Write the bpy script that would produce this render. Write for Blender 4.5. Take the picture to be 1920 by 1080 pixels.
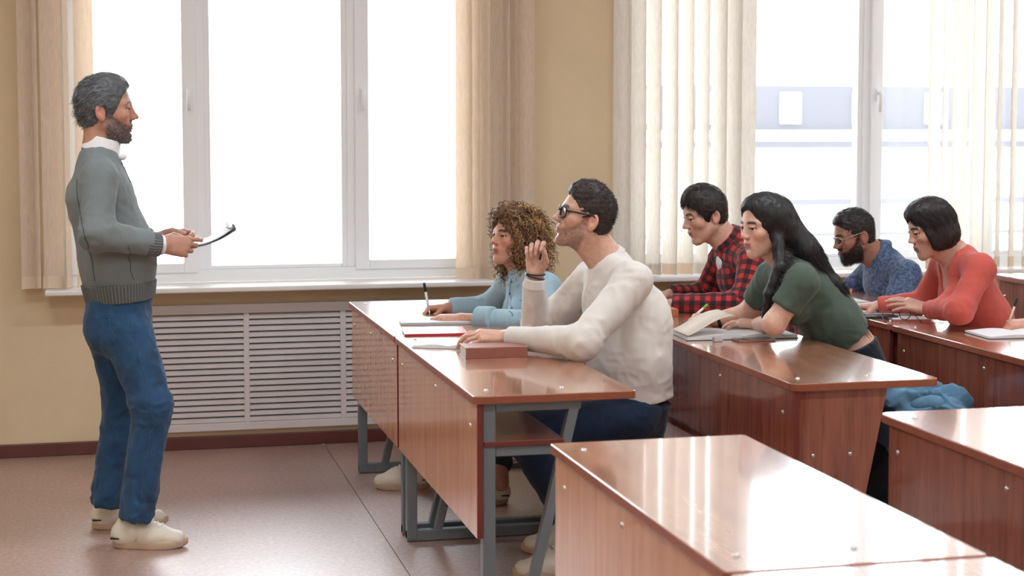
import bpy, math, random
import numpy as np
from mathutils import Vector, Matrix

for o in list(bpy.data.objects):
    bpy.data.objects.remove(o)
SC = bpy.context.scene
COL = SC.collection
rng = np.random.default_rng(7)
random.seed(7)

# ------------------------------------------------------------------ camera
CAM_H = 1.54
FPX = 3100.0
PITCH = math.atan(FPX / 42500.0)
YAW = math.atan(745.0 * math.cos(PITCH) / FPX)
SHIFT = 308.0 - FPX * math.tan(PITCH)
cd = bpy.data.cameras.new('camera')
cam = bpy.data.objects.new('camera', cd)
COL.objects.link(cam)
cam.location = (0, 0, CAM_H)
cam.rotation_euler = (math.pi / 2 - PITCH, 0, -YAW)
cd.sensor_width = 36.0
cd.lens = 36.0 * FPX / 1920.0
cd.shift_y = -SHIFT / 1920.0
cd.clip_start = 0.05
cd.dof.use_dof = True
cd.dof.focus_distance = 6.2
cd.dof.aperture_fstop = 4.5
SC.camera = cam

# ------------------------------------------------------------------ sky, exposure
W = bpy.data.worlds.new('overcast_sky')
SC.world = W
W.use_nodes = True
bgn = W.node_tree.nodes['Background']
bgn.inputs[0].default_value = (0.855, 0.938, 1.0, 1)
bgn.inputs[1].default_value = 9.5
SC.view_settings.view_transform = 'Standard'
SC.view_settings.look = 'None'
SC.view_settings.exposure = 0.0
SC.view_settings.gamma = 1.0
SC.view_settings.use_curve_mapping = False
SC.cycles.use_denoising = True
SC.cycles.max_bounces = 8
SC.cycles.diffuse_bounces = 5
SC.cycles.glossy_bounces = 4
SC.cycles.transparent_max_bounces = 12
SC.cycles.sample_clamp_indirect = 6.0
FILL_W = 31.0       # watts of each added fill lamp

# ------------------------------------------------------------------ geometry of the view: a pixel of the 1920x1080 frame to a place in the room
_R = np.array([math.cos(YAW), -math.sin(YAW), 0.0])
_Fh = np.array([math.sin(YAW), math.cos(YAW), 0.0])
_Z = np.array([0, 0, 1.0])
_F = _Fh * math.cos(PITCH) - _Z * math.sin(PITCH)
_U = _Fh * math.sin(PITCH) + _Z * math.cos(PITCH)
_C = np.array([0, 0, CAM_H])
def ray(u, v):
    return _F + _R * (u - 960) / FPX + _U * (540 - SHIFT - v) / FPX
def A(u, v, y):                       # point at depth y
    r = ray(u, v); return _C + r * (y / r[1])
def Oz(u, v, z):                      # point on the level z
    r = ray(u, v); return _C + r * ((z - CAM_H) / r[2])

# ------------------------------------------------------------------ helpers: objects
def tag(o, label=None, cat=None, group=None, kind=None):
    if label: o['label'] = label
    if cat: o['category'] = cat
    if group: o['group'] = group
    if kind: o['kind'] = kind
    return o
def thing(name, label, cat, loc=(0, 0, 0), rz=0.0, group=None, kind=None):
    o = bpy.data.objects.new(name, None)
    o.empty_display_size = 0.1
    COL.objects.link(o)
    o.location = [float(c) for c in loc]
    o.rotation_euler = (0, 0, rz)
    return tag(o, label, cat, group, kind)
def link(name, me, mat, parent=None, loc=None, smooth=False):
    o = bpy.data.objects.new(name, me)
    COL.objects.link(o)
    if mat is not None and not me.materials:
        me.materials.append(mat)
    if parent is not None: o.parent = parent
    if loc is not None: o.location = [float(c) for c in loc]
    if smooth: me.polygons.foreach_set('use_smooth', [True] * len(me.polygons))
    return o
def bevel(o, w=0.002, seg=2):
    m = o.modifiers.new('bevel', 'BEVEL'); m.width = w; m.segments = seg; m.limit_method = 'ANGLE'
    return o
def rotz(a):
    c, s = math.cos(a), math.sin(a); return np.array([[c, -s, 0], [s, c, 0], [0, 0, 1.0]])
def nrm(v):
    v = np.asarray(v, float); return v / (np.linalg.norm(v) + 1e-12)

class MB:
    def __init__(s): s.v = []; s.f = []; s.sm = []
    def add(s, vs, fs, sm=False):
        n = len(s.v); s.v += [tuple(map(float, v)) for v in vs]
        for f in fs: s.f.append(tuple(i + n for i in f)); s.sm.append(sm)
        return s
    def box(s, x0, x1, y0, y1, z0, z1, M=None, at=(0, 0, 0)):
        vs = np.array([(x, y, z) for x in (x0, x1) for y in (y0, y1) for z in (z0, z1)], float)
        if M is not None: vs = vs @ np.asarray(M).T
        vs = vs + np.asarray(at, float)
        return s.add(vs, [(0, 1, 3, 2), (4, 6, 7, 5), (0, 4, 5, 1), (2, 3, 7, 6), (0, 2, 6, 4), (1, 5, 7, 3)])
    def bar(s, a, b, w, h, up=(0, 0, 1)):            # square tube from a to b
        a = np.asarray(a, float); b = np.asarray(b, float); d = nrm(b - a)
        sd = np.cross(d, up)
        if np.linalg.norm(sd) < 1e-4: sd = np.cross(d, (1, 0, 0))
        sd = nrm(sd); u = np.cross(sd, d)
        vs = [p + sd * i * w / 2 + u * j * h / 2 for p in (a, b) for i, j in ((-1, -1), (1, -1), (1, 1), (-1, 1))]
        return s.add(vs, [(3, 2, 1, 0), (4, 5, 6, 7), (0, 1, 5, 4), (1, 2, 6, 5), (2, 3, 7, 6), (3, 0, 4, 7)])
    def tube(s, pts, r, n=10, cap=True, closed=False):
        pts = [np.asarray(p, float) for p in pts]; m = len(pts)
        rs = r if hasattr(r, '__len__') else [r] * m
        vs = []; ref = None
        for i, p in enumerate(pts):
            if closed: d = nrm(pts[(i + 1) % m] - pts[i - 1])
            else: d = nrm(pts[min(i + 1, m - 1)] - pts[max(i - 1, 0)])
            if ref is None:
                ref = np.cross(d, (0, 0, 1))
                if np.linalg.norm(ref) < 1e-3: ref = np.cross(d, (1, 0, 0))
            ref = nrm(ref - d * (ref @ d)); w = np.cross(d, ref)
            for k in range(n):
                t = 2 * math.pi * k / n
                vs.append(p + (ref * math.cos(t) + w * math.sin(t)) * rs[i])
        fs = []
        for i in range(m if closed else m - 1):
            j = (i + 1) % m
            for k in range(n):
                q = (k + 1) % n
                fs.append((i * n + k, i * n + q, j * n + q, j * n + k))
        if cap and not closed:
            fs.append(tuple(range(n))[::-1]); fs.append(tuple((m - 1) * n + k for k in range(n)))
        return s.add(vs, fs, True)
    def prism(s, poly, z0, z1, axis='z'):
        n = len(poly)
        def P(x, y, z): return {'z': (x, y, z), 'y': (x, z, y), 'x': (z, x, y)}[axis]
        vs = [P(x, y, z0) for x, y in poly] + [P(x, y, z1) for x, y in poly]
        fs = [tuple(range(n))[::-1], tuple(range(n, 2 * n))] + [(i, (i + 1) % n, n + (i + 1) % n, n + i) for i in range(n)]
        if axis == 'y': fs = [f[::-1] for f in fs]
        return s.add(vs, fs)
    def dome(s, c, r, h, nrmv, n=10, m=4):            # a low rounded stud
        nrmv = nrm(nrmv); a = np.cross(nrmv, (0, 0, 1))
        if np.linalg.norm(a) < 1e-3: a = np.cross(nrmv, (1, 0, 0))
        a = nrm(a); b = np.cross(nrmv, a); c = np.asarray(c, float)
        vs = []
        for i in range(m):
            t = i / m * math.pi / 2
            for k in range(n):
                q = 2 * math.pi * k / n
                vs.append(c + (a * math.cos(q) + b * math.sin(q)) * r * math.cos(t) + nrmv * h * math.sin(t))
        vs.append(c + nrmv * h)
        fs = [(i * n + k, i * n + (k + 1) % n, (i + 1) * n + (k + 1) % n, (i + 1) * n + k) for i in range(m - 1) for k in range(n)]
        fs += [((m - 1) * n + k, (m - 1) * n + (k + 1) % n, m * n) for k in range(n)]
        return s.add(vs, fs, True)
    def mesh(s, name):
        me = bpy.data.meshes.new(name); me.from_pydata(s.v, [], s.f)
        me.polygons.foreach_set('use_smooth', s.sm); me.update()
        import bmesh
        bm = bmesh.new(); bm.from_mesh(me); bmesh.ops.recalc_face_normals(bm, faces=bm.faces); bm.to_mesh(me); bm.free()
        return me
    def build(s, name, mat, parent=None, loc=None, bv=0):
        o = link(name, s.mesh(name), mat, parent, loc)
        if bv: bevel(o, bv)
        return o

# ------------------------------------------------------------------ helpers: materials
def lin(r, g, b):
    f = lambda c: (c / 255 / 12.92) if c <= 10 else ((c / 255 + 0.055) / 1.055) ** 2.4
    return (f(r), f(g), f(b))
def newmat(name):
    m = bpy.data.materials.new(name); m.use_nodes = True
    nt = m.node_tree
    return m, nt, nt.nodes['Principled BSDF']
def nd(nt, t, **kw):
    n = nt.nodes.new(t)
    for k, v in kw.items():
        if k.startswith('i_'): n.inputs[k[2:].replace('_', ' ')].default_value = v
        else: setattr(n, k, v)
    return n
def ramp(nt, fac, stops, const=False):
    r = nd(nt, 'ShaderNodeValToRGB'); cr = r.color_ramp
    if const: cr.interpolation = 'CONSTANT'
    while len(cr.elements) < len(stops): cr.elements.new(0.5)
    for e, (p, c) in zip(cr.elements, stops): e.position = p; e.color = (*c, 1)
    nt.links.new(fac, r.inputs[0]); return r
def coords(nt, scale=(1, 1, 1), kind='Object'):
    tc = nd(nt, 'ShaderNodeTexCoord'); mp = nd(nt, 'ShaderNodeMapping'); mp.inputs['Scale'].default_value = scale
    nt.links.new(tc.outputs[kind], mp.inputs[0]); return mp
def mix3(c, k): return tuple(min(1, max(0, x * k)) for x in c)
def plain(name, rgb, rough=0.6, var=0.12, scale=12, bump=0.0, bscale=200, metal=0.0, coat=0.0, spec=0.5, stretch=(1, 1, 1)):
    m, nt, b = newmat(name); c = lin(*rgb)
    mp = coords(nt, stretch)
    nz = nd(nt, 'ShaderNodeTexNoise', i_Scale=scale, i_Detail=5.0); nt.links.new(mp.outputs[0], nz.inputs['Vector'])
    r = ramp(nt, nz.outputs['Fac'], [(0.25, mix3(c, 1 - var)), (0.75, mix3(c, 1 + var))])
    nt.links.new(r.outputs[0], b.inputs['Base Color'])
    b.inputs['Roughness'].default_value = rough; b.inputs['Metallic'].default_value = metal
    b.inputs['Coat Weight'].default_value = coat; b.inputs['Specular IOR Level'].default_value = spec
    if bump:
        n2 = nd(nt, 'ShaderNodeTexNoise', i_Scale=bscale, i_Detail=3.0); nt.links.new(mp.outputs[0], n2.inputs['Vector'])
        bp = nd(nt, 'ShaderNodeBump', i_Strength=bump, i_Distance=0.002); nt.links.new(n2.outputs['Fac'], bp.inputs['Height'])
        nt.links.new(bp.outputs[0], b.inputs['Normal'])
    return m
def wood(name, dark, light, grain, rough=0.2, coat=0.5):
    m, nt, b = newmat(name)
    mp = coords(nt, grain)
    n1 = nd(nt, 'ShaderNodeTexNoise', i_Scale=3.0, i_Detail=6.0, i_Roughness=0.65, i_Distortion=0.6); nt.links.new(mp.outputs[0], n1.inputs['Vector'])
    n2 = nd(nt, 'ShaderNodeTexNoise', i_Scale=14.0, i_Detail=3.0); nt.links.new(mp.outputs[0], n2.inputs['Vector'])
    ad = nd(nt, 'ShaderNodeMath', operation='MULTIPLY_ADD'); ad.inputs[1].default_value = 0.45
    nt.links.new(n2.outputs['Fac'], ad.inputs[0]); nt.links.new(n1.outputs['Fac'], ad.inputs[2])
    r = ramp(nt, ad.outputs[0], [(0.5, lin(*dark)), (0.95, lin(*light))])
    nt.links.new(r.outputs[0], b.inputs['Base Color'])
    b.inputs['Roughness'].default_value = rough
    b.inputs['Coat Weight'].default_value = coat; b.inputs['Coat Roughness'].default_value = 0.07; b.inputs['Coat IOR'].default_value = 1.55
    n3 = nd(nt, 'ShaderNodeTexNoise', i_Scale=2.5, i_Detail=2.0)
    tc = nd(nt, 'ShaderNodeTexCoord'); nt.links.new(tc.outputs['Object'], n3.inputs['Vector'])
    bp = nd(nt, 'ShaderNodeBump', i_Strength=0.05, i_Distance=0.01); nt.links.new(n3.outputs['Fac'], bp.inputs['Height'])
    nt.links.new(bp.outputs[0], b.inputs['Normal']); nt.links.new(bp.outputs[0], b.inputs['Coat Normal'])
    return m
def cloth(name, rgb, var=0.12, weave=900, bump=0.25, rough=0.9, attr=False, mottle=None, fold=0.0, sheen=0.15):
    m, nt, b = newmat(name); c = lin(*rgb)
    mp = coords(nt)
    nz = nd(nt, 'ShaderNodeTexNoise', i_Scale=9.0 if not mottle else mottle[0], i_Detail=6.0, i_Roughness=0.7); nt.links.new(mp.outputs[0], nz.inputs['Vector'])
    st = [(0.3, mix3(c, 1 - var)), (0.7, mix3(c, 1 + var))] if not mottle else [(0.42, c), (0.6, lin(*mottle[1]))]
    r = ramp(nt, nz.outputs['Fac'], st)
    out = r.outputs[0]
    if attr:
        at = nd(nt, 'ShaderNodeAttribute', attribute_name='col')
        mx = nd(nt, 'ShaderNodeMix', data_type='RGBA', blend_type='MULTIPLY'); mx.inputs['Factor'].default_value = 1.0
        nt.links.new(out, mx.inputs['A']); nt.links.new(at.outputs['Color'], mx.inputs['B']); out = mx.outputs['Result']
    nt.links.new(out, b.inputs['Base Color'])
    b.inputs['Roughness'].default_value = rough
    b.inputs['Sheen Weight'].default_value = sheen; b.inputs['Sheen Roughness'].default_value = 0.5
    b.inputs['Specular IOR Level'].default_value = 0.25
    n2 = nd(nt, 'ShaderNodeTexNoise', i_Scale=weave, i_Detail=2.0); nt.links.new(mp.outputs[0], n2.inputs['Vector'])
    bp = nd(nt, 'ShaderNodeBump', i_Strength=bump, i_Distance=0.0015); nt.links.new(n2.outputs['Fac'], bp.inputs['Height'])
    nt.links.new(bp.outputs[0], b.inputs['Normal'])
    return m
def rib(name, rgb, freq):
    m, nt, b = newmat(name); c = lin(*rgb)
    at = nd(nt, 'ShaderNodeAttribute', attribute_name='fab'); sp = nd(nt, 'ShaderNodeSeparateXYZ'); nt.links.new(at.outputs['Vector'], sp.inputs[0])
    mu = nd(nt, 'ShaderNodeMath', operation='MULTIPLY'); mu.inputs[1].default_value = freq; nt.links.new(sp.outputs[1], mu.inputs[0])
    si = nd(nt, 'ShaderNodeMath', operation='SINE'); nt.links.new(mu.outputs[0], si.inputs[0])
    r = ramp(nt, si.outputs[0], [(0.0, mix3(c, 0.62)), (0.6, c)])
    nt.links.new(r.outputs[0], b.inputs['Base Color']); b.inputs['Roughness'].default_value = 0.95
    bp = nd(nt, 'ShaderNodeBump', i_Strength=0.6, i_Distance=0.002); nt.links.new(si.outputs[0], bp.inputs['Height']); nt.links.new(bp.outputs[0], b.inputs['Normal'])
    return m
def plaid(name, c0, c1, c2, size):
    m, nt, b = newmat(name)
    at = nd(nt, 'ShaderNodeAttribute', attribute_name='fab'); sp = nd(nt, 'ShaderNodeSeparateXYZ'); nt.links.new(at.outputs['Vector'], sp.inputs[0])
    outs = []
    for i in (0, 1):
        dv = nd(nt, 'ShaderNodeMath', operation='DIVIDE'); dv.inputs[1].default_value = size; nt.links.new(sp.outputs[i], dv.inputs[0])
        fr = nd(nt, 'ShaderNodeMath', operation='FRACT'); nt.links.new(dv.outputs[0], fr.inputs[0])
        gt = nd(nt, 'ShaderNodeMath', operation='GREATER_THAN'); gt.inputs[1].default_value = 0.5; nt.links.new(fr.outputs[0], gt.inputs[0]); outs.append(gt)
    ad = nd(nt, 'ShaderNodeMath', operation='ADD'); nt.links.new(outs[0].outputs[0], ad.inputs[0]); nt.links.new(outs[1].outputs[0], ad.inputs[1])
    hf = nd(nt, 'ShaderNodeMath', operation='MULTIPLY'); hf.inputs[1].default_value = 0.5; nt.links.new(ad.outputs[0], hf.inputs[0])
    r = ramp(nt, hf.outputs[0], [(0.0, lin(*c0)), (0.3, lin(*c1)), (0.8, lin(*c2))], True)
    nt.links.new(r.outputs[0], b.inputs['Base Color']); b.inputs['Roughness'].default_value = 0.9; b.inputs['Sheen Weight'].default_value = 0.2
    return m
def attrmat(name, rough=0.5, spec=0.4, sub=0.0, bump=0.0, bscale=300, aniso=0.0):
    m, nt, b = newmat(name)
    at = nd(nt, 'ShaderNodeAttribute', attribute_name='col')
    nz = nd(nt, 'ShaderNodeTexNoise', i_Scale=60.0, i_Detail=4.0); mp = coords(nt); nt.links.new(mp.outputs[0], nz.inputs['Vector'])
    r = ramp(nt, nz.outputs['Fac'], [(0.3, (0.88, 0.86, 0.86)), (0.7, (1.08, 1.08, 1.08))])
    mx = nd(nt, 'ShaderNodeMix', data_type='RGBA', blend_type='MULTIPLY'); mx.inputs['Factor'].default_value = 1.0
    nt.links.new(at.outputs['Color'], mx.inputs['A']); nt.links.new(r.outputs[0], mx.inputs['B'])
    nt.links.new(mx.outputs['Result'], b.inputs['Base Color'])
    b.inputs['Roughness'].default_value = rough; b.inputs['Specular IOR Level'].default_value = spec
    if sub:
        b.inputs['Subsurface Weight'].default_value = sub; b.inputs['Subsurface Radius'].default_value = (0.012, 0.005, 0.003); b.inputs['Subsurface Scale'].default_value = 0.5
    if bump:
        n2 = nd(nt, 'ShaderNodeTexNoise', i_Scale=bscale, i_Detail=3.0); nt.links.new(mp.outputs[0], n2.inputs['Vector'])
        bp = nd(nt, 'ShaderNodeBump', i_Strength=bump, i_Distance=0.001); nt.links.new(n2.outputs['Fac'], bp.inputs['Height']); nt.links.new(bp.outputs[0], b.inputs['Normal'])
    return m
def glass(name, tint=(1, 1, 1), ior=1.45):
    m = bpy.data.materials.new(name); m.use_nodes = True; nt = m.node_tree
    for n in list(nt.nodes): nt.nodes.remove(n)
    out = nd(nt, 'ShaderNodeOutputMaterial'); tr = nd(nt, 'ShaderNodeBsdfTransparent'); tr.inputs[0].default_value = (*tint, 1)
    gl = nd(nt, 'ShaderNodeBsdfGlossy'); gl.inputs['Roughness'].default_value = 0.02
    fr = nd(nt, 'ShaderNodeFresnel'); fr.inputs['IOR'].default_value = ior
    ms = nd(nt, 'ShaderNodeMixShader'); nt.links.new(fr.outputs[0], ms.inputs[0]); nt.links.new(tr.outputs[0], ms.inputs[1]); nt.links.new(gl.outputs[0], ms.inputs[2])
    nt.links.new(ms.outputs[0], out.inputs[0]); return m
def translucent(name, rgb, f=0.5, stripes=0.0):
    m = bpy.data.materials.new(name); m.use_nodes = True; nt = m.node_tree
    for n in list(nt.nodes): nt.nodes.remove(n)
    out = nd(nt, 'ShaderNodeOutputMaterial'); df = nd(nt, 'ShaderNodeBsdfDiffuse'); tl = nd(nt, 'ShaderNodeBsdfTranslucent')
    mp = coords(nt, (1, 1, 0.15)); nz = nd(nt, 'ShaderNodeTexNoise', i_Scale=160.0, i_Detail=3.0); nt.links.new(mp.outputs[0], nz.inputs['Vector'])
    c = lin(*rgb); r = ramp(nt, nz.outputs['Fac'], [(0.3, mix3(c, 0.93)), (0.7, mix3(c, 1.04))])
    nt.links.new(r.outputs[0], df.inputs[0]); nt.links.new(r.outputs[0], tl.inputs[0])
    ms = nd(nt, 'ShaderNodeMixShader'); ms.inputs[0].default_value = f
    nt.links.new(df.outputs[0], ms.inputs[1]); nt.links.new(tl.outputs[0], ms.inputs[2]); nt.links.new(ms.outputs[0], out.inputs[0]); return m
def emit(name, rgb, s):
    m, nt, b = newmat(name); b.inputs['Emission Color'].default_value = (*lin(*rgb), 1); b.inputs['Emission Strength'].default_value = s
    b.inputs['Base Color'].default_value = (*lin(*rgb), 1); return m

M = {}
M['wall'] = plain('wall_paint', (222, 202, 168), 0.85, 0.05, 3, 0.15, 60)
M['wall_in'] = plain('wall_reveal_white', (238, 236, 232), 0.7, 0.03, 3)
M['ceil'] = plain('ceiling_white', (240, 238, 234), 0.9, 0.03, 3)
M['base'] = plain('baseboard_red_brown', (96, 48, 44), 0.4, 0.15, 8)
M['pvc'] = plain('window_plastic', (246, 249, 253), 0.35, 0.02, 5)
M['sill'] = plain('sill_plastic', (234, 230, 228), 0.4, 0.02, 5)
M['glass'] = glass('window_glass')
M['blind'] = translucent('blind_fabric', (246, 241, 234), 0.45)
M['blind_peach'] = translucent('blind_fabric_peach', (244, 231, 215), 0.45)
M['blind_w'] = plain('blind_weight', (228, 208, 184), 0.8, 0.05, 8)
M['grille'] = plain('grille_paint', (214, 206, 206), 0.5, 0.04, 6)
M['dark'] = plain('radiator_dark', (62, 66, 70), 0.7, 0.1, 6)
M['top'] = wood('desk_top_wood', (146, 92, 68), (192, 138, 108), (9, 0.7, 3), 0.22, 0.9)
M['panel'] = wood('desk_panel_wood', (120, 62, 48), (160, 94, 74), (9, 9, 0.6), 0.25, 0.6)
M['panel1'] = wood('front_desk_panel_wood', (192, 128, 94), (224, 166, 130), (9, 9, 0.6), 0.25, 0.6)
M['edge'] = plain('desk_edge_band', (150, 84, 62), 0.35, 0.12, 20)
M['edge_dark'] = plain('desk_edge_red', (112, 48, 42), 0.4, 0.1, 20)
M['steel'] = plain('desk_frame_grey', (118, 126, 134), 0.4, 0.06, 10, metal=0.3)
M['bolt'] = plain('bolt_zinc', (206, 204, 204), 0.25, 0.04, 10, metal=0.9)
M['white'] = plain('paper_white', (236, 236, 240), 0.75, 0.02, 10)
M['paper_edge'] = plain('paper_edges', (214, 210, 206), 0.85, 0.08, 300)
M['black'] = plain('black_plastic', (24, 25, 29), 0.4, 0.1, 10)
# ================================================================== THE ROOM
WY = 7.89                      # inner face of the window wall
X0, X1, Y0, CZ = -2.6, 8.2, -2.6, 3.3
def S(o): o['kind'] = 'structure'; return o
OPEN = [(-0.28, 1.80), (2.42, 5.22), (5.80, 7.90)]  # last opening: an unseen window added to let in more light
MULL = [(.394, 1.114), (3.09, 3.82, 4.52), (6.48, 7.20)]
ZB, ZT = 0.785, 2.85
mb = MB()
xs = [X0] + [c for o in OPEN for c in o] + [X1]
mb.box(X0, X1, WY, WY + .36, 0, ZB - .03); mb.box(X0, X1, WY, WY + .36, ZT, CZ)
for i in range(0, len(xs), 2): mb.box(xs[i], xs[i + 1], WY, WY + .36, ZB - .03, ZT)
S(mb.build('wall_back', M['wall']))
S(MB().box(X0 - .2, X0, Y0, WY + .36, 0, CZ).build('wall_left', M['wall']))
S(MB().box(X1, X1 + .2, Y0, WY + .36, 0, CZ).build('wall_right', M['wall']))
S(MB().box(X0 - .2, X1 + .2, Y0 - .2, Y0, 0, CZ).build('wall_front', M['wall']))
S(MB().box(X0 - .2, X1 + .2, Y0 - .2, WY + .36, CZ, CZ + .2).build('ceiling', M['ceil']))
S(MB().box(X0, X1, WY - .018, WY, 0, .062).build('baseboard_back', M['base'], bv=.004))
S(MB().box(X0, X0 + .018, Y0, WY - .02, 0, .062).build('baseboard_left', M['base'], bv=.004))

# floor: lino sheets with a seam between them
m, nt, b = newmat('lino_brown')
mp = coords(nt, (1, 1, 1))
na = nd(nt, 'ShaderNodeTexNoise', i_Scale=55.0, i_Detail=6.0, i_Roughness=0.75); nt.links.new(mp.outputs[0], na.inputs['Vector'])
nb = nd(nt, 'ShaderNodeTexNoise', i_Scale=2.2, i_Detail=4.0); nt.links.new(mp.outputs[0], nb.inputs['Vector'])
ra = ramp(nt, na.outputs['Fac'], [(0.32, lin(142, 110, 100)), (0.5, lin(176, 144, 132)), (0.68, lin(204, 174, 160))])
rb = ramp(nt, nb.outputs['Fac'], [(0.3, (0.86, 0.85, 0.85)), (0.7, (1.08, 1.07, 1.06))])
mx = nd(nt, 'ShaderNodeMix', data_type='RGBA', blend_type='MULTIPLY'); mx.inputs['Factor'].default_value = 1
nt.links.new(ra.outputs[0], mx.inputs['A']); nt.links.new(rb.outputs[0], mx.inputs['B']); nt.links.new(mx.outputs['Result'], b.inputs['Base Color'])
rr = ramp(nt, nb.outputs['Fac'], [(0.3, (0.36,) * 3), (0.7, (0.44,) * 3)]); nt.links.new(rr.outputs[0], b.inputs['Roughness'])
bp = nd(nt, 'ShaderNodeBump', i_Strength=0.12, i_Distance=0.002); nt.links.new(na.outputs['Fac'], bp.inputs['Height']); nt.links.new(bp.outputs[0], b.inputs['Normal'])
b.inputs['Coat Weight'].default_value = 1.0; b.inputs['Coat Roughness'].default_value = .42; b.inputs['Coat IOR'].default_value = 1.8; nt.links.new(bp.outputs[0], b.inputs['Coat Normal'])
M['lino'] = m
fl = S(MB().box(X0, X1, Y0, WY, -.12, -.004).build('floor', M['dark']))
seam = [X0, -1.1, .955, 2.95, 4.95, 6.95, X1]
for a, c in zip(seam[:-1], seam[1:]):
    MB().box(a + .0015, c - .0015, Y0, WY, -.004, 0).build('floor_sheet', M['lino'], fl)

# windows
def window(n, x0, x1, ml):
    w = thing('window_%d' % n, None, None, (0, 0, 0), kind='structure')
    yf0, yf1 = 7.985, 8.055
    f = MB(); t = .055
    f.box(x0, x0 + t, yf0, yf1, ZB, ZT).box(x1 - t, x1, yf0, yf1, ZB, ZT)
    f.box(x0 + t, x1 - t, yf0, yf1, ZB, ZB + .06).box(x0 + t, x1 - t, yf0, yf1, ZT - .06, ZT)
    f.build('window_frame', M['pvc'], w, bv=.004)
    cuts = [x0 + t] + [e for c in ml for e in (c - .022, c + .022)] + [x1 - t]
    for c in ml:
        MB().box(c - .022, c + .022, yf0 + .004, yf1, ZB + .06, ZT - .06).build('mullion', M['pvc'], w, bv=.003)
    for j in range(len(ml) + 1):
        i = j % 3 if j != 3 else 1
        a, e = cuts[2 * j], cuts[2 * j + 1]
        s = .062 if i != 1 else .026
        yo = -.012 if i != 1 else .012
        zb, zt = ZB + .06 - (.012 if i != 1 else 0), ZT - .06
        sb = .045 if i != 1 else .018
        q = MB(); y0_, y1_ = yf0 + yo, yf1 + yo - .006
        q.box(a - .006, a + s, y0_, y1_, zb, zt).box(e - s, e + .006, y0_, y1_, zb, zt)
        q.box(a + s, e - s, y0_, y1_, zb, zb + sb).box(a + s, e - s, y0_, y1_, zt - sb, zt)
        so = q.build('sash_frame', M['pvc'], w, bv=.004)
        MB().box(a + s, e - s, yf0 + .035, yf0 + .041, zb + sb, zt - sb).build('pane', M['glass'], so)
        if i != 1:
            hx = (e - s / 2) if i == 0 else (a + s / 2)
            h = MB().box(hx - .012, hx + .012, y0_ - .012, y0_, 1.66, 1.72)
            h.tube([(hx, y0_ - .012, 1.70), (hx, y0_ - .034, 1.70), (hx, y0_ - .04, 1.685), (hx - .004, y0_ - .04, 1.60)], [.009, .009, .010, .008], 8)
            h.build('window_handle', M['pvc'], so)
    sl = MB().box(x0 - .04, x1 + .05, 7.715, 7.985, .762, .786)
    sl.build('window_sill', M['sill'], w, bv=.006)
    return w
for i, (a, c) in enumerate(OPEN): window(i + 1, a, c, MULL[i])

# daylight portals in the window openings guide the sky's light
for a, c in OPEN:
    l = bpy.data.lights.new('window_portal', 'AREA'); l.shape = 'RECTANGLE'; l.size = c - a; l.size_y = ZT - ZB; l.cycles.is_portal = True
    o = bpy.data.objects.new('window_portal', l); COL.objects.link(o); o.location = ((a + c) / 2, WY + .34, (ZB + ZT) / 2); o.rotation_euler = (-math.pi / 2, 0, 0)

# vertical blinds: each slat a curved strip of cloth
def blind(label, slats, zb, mat='blind', grp='vertical blinds at the windows'):
    xs_ = [s[0] for s in slats]
    t = thing('vertical_blind', label, 'blind', (np.mean(xs_), 7.80, zb), group=grp)
    ox = t.location.x
    MB().box(min(xs_) - ox - .08, max(xs_) - ox + .08, -.02, .02, 2.93 - zb, 2.97 - zb).build('head_rail', M['pvc'], t)
    for i, (x, ang, w) in enumerate(slats):
        n = 6; pr = []
        for k in range(n + 1):
            s = (k / n - .5) * w; bow = .010 * (1 - (2 * k / n - 1) ** 2)
            pr.append((s, bow))
        poly = pr + [(a, c - .0016) for a, c in pr[::-1]]
        ca, sa = math.cos(ang), math.sin(ang)
        P = [(a * ca - c * sa, a * sa + c * ca) for a, c in poly]
        q = MB(); zz = [0.0, .04, .5, 1.1, 2.93 - zb]; N = len(P)
        vs = []
        for j, z in enumerate(zz):
            tw = 1 + .10 * math.sin(i * 2.1) * (1 - z / 2.2)
            vs += [(a * tw, c * tw, z) for a, c in P]
        fs = [(j * N + k, j * N + (k + 1) % N, (j + 1) * N + (k + 1) % N, (j + 1) * N + k) for j in range(len(zz) - 1) for k in range(N)]
        fs += [tuple(range(N))[::-1], tuple((len(zz) - 1) * N + k for k in range(N))]
        q.add(vs, fs)
        so = q.build('slat', M[mat], t, (x - ox, 0.008 * math.sin(i * 1.7), 0))
        wq = MB(); P2 = [(a * 1.01, c * 1.01 + (.0012 if k <= n else -.0012)) for k, (a, c) in enumerate(P)]
        wq.prism(P2, 0.0, .055).build('slat_weight', M['blind_w'], so)
def xs_px(us): return [float(A(u, 300, 7.80)[0]) for u in us]
D = math.radians
blind('cream vertical blind bunched at the wall behind the standing teacher',
      list(zip(xs_px([54, 68, 98, 126, 160]), [D(12), D(80), D(-10), D(76), D(14)], [.085, .09, .10, .09, .085])), .79, 'blind_peach')
blind('cream vertical blind bunched between the wide white window and the yellow pier',
      list(zip(xs_px([870, 888, 908, 928, 946, 964, 986]), [D(-30), D(-55), D(-62), D(-50), D(-66), D(-50), D(-18)], [.085] * 7)), .79, 'blind_peach')
blind('cream vertical blind drawn out behind the checked shirt',
      list(zip(xs_px([1166, 1196, 1226, 1256, 1287, 1318, 1347, 1375, 1402]), [D(-10), D(-40), D(-48), D(-50), D(-52), D(-55), D(-50), D(-55), D(-30)], [.088] * 9)), .79)
blind('cream vertical blind hanging behind the woman in coral',
      list(zip(xs_px([1750, 1772, 1798, 1828, 1850, 1874, 1898, 1924, 1950]), [D(20), D(45), D(-12), D(30), D(48), D(45), D(42), D(45), D(45)], [.088] * 9)), .79)

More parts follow.
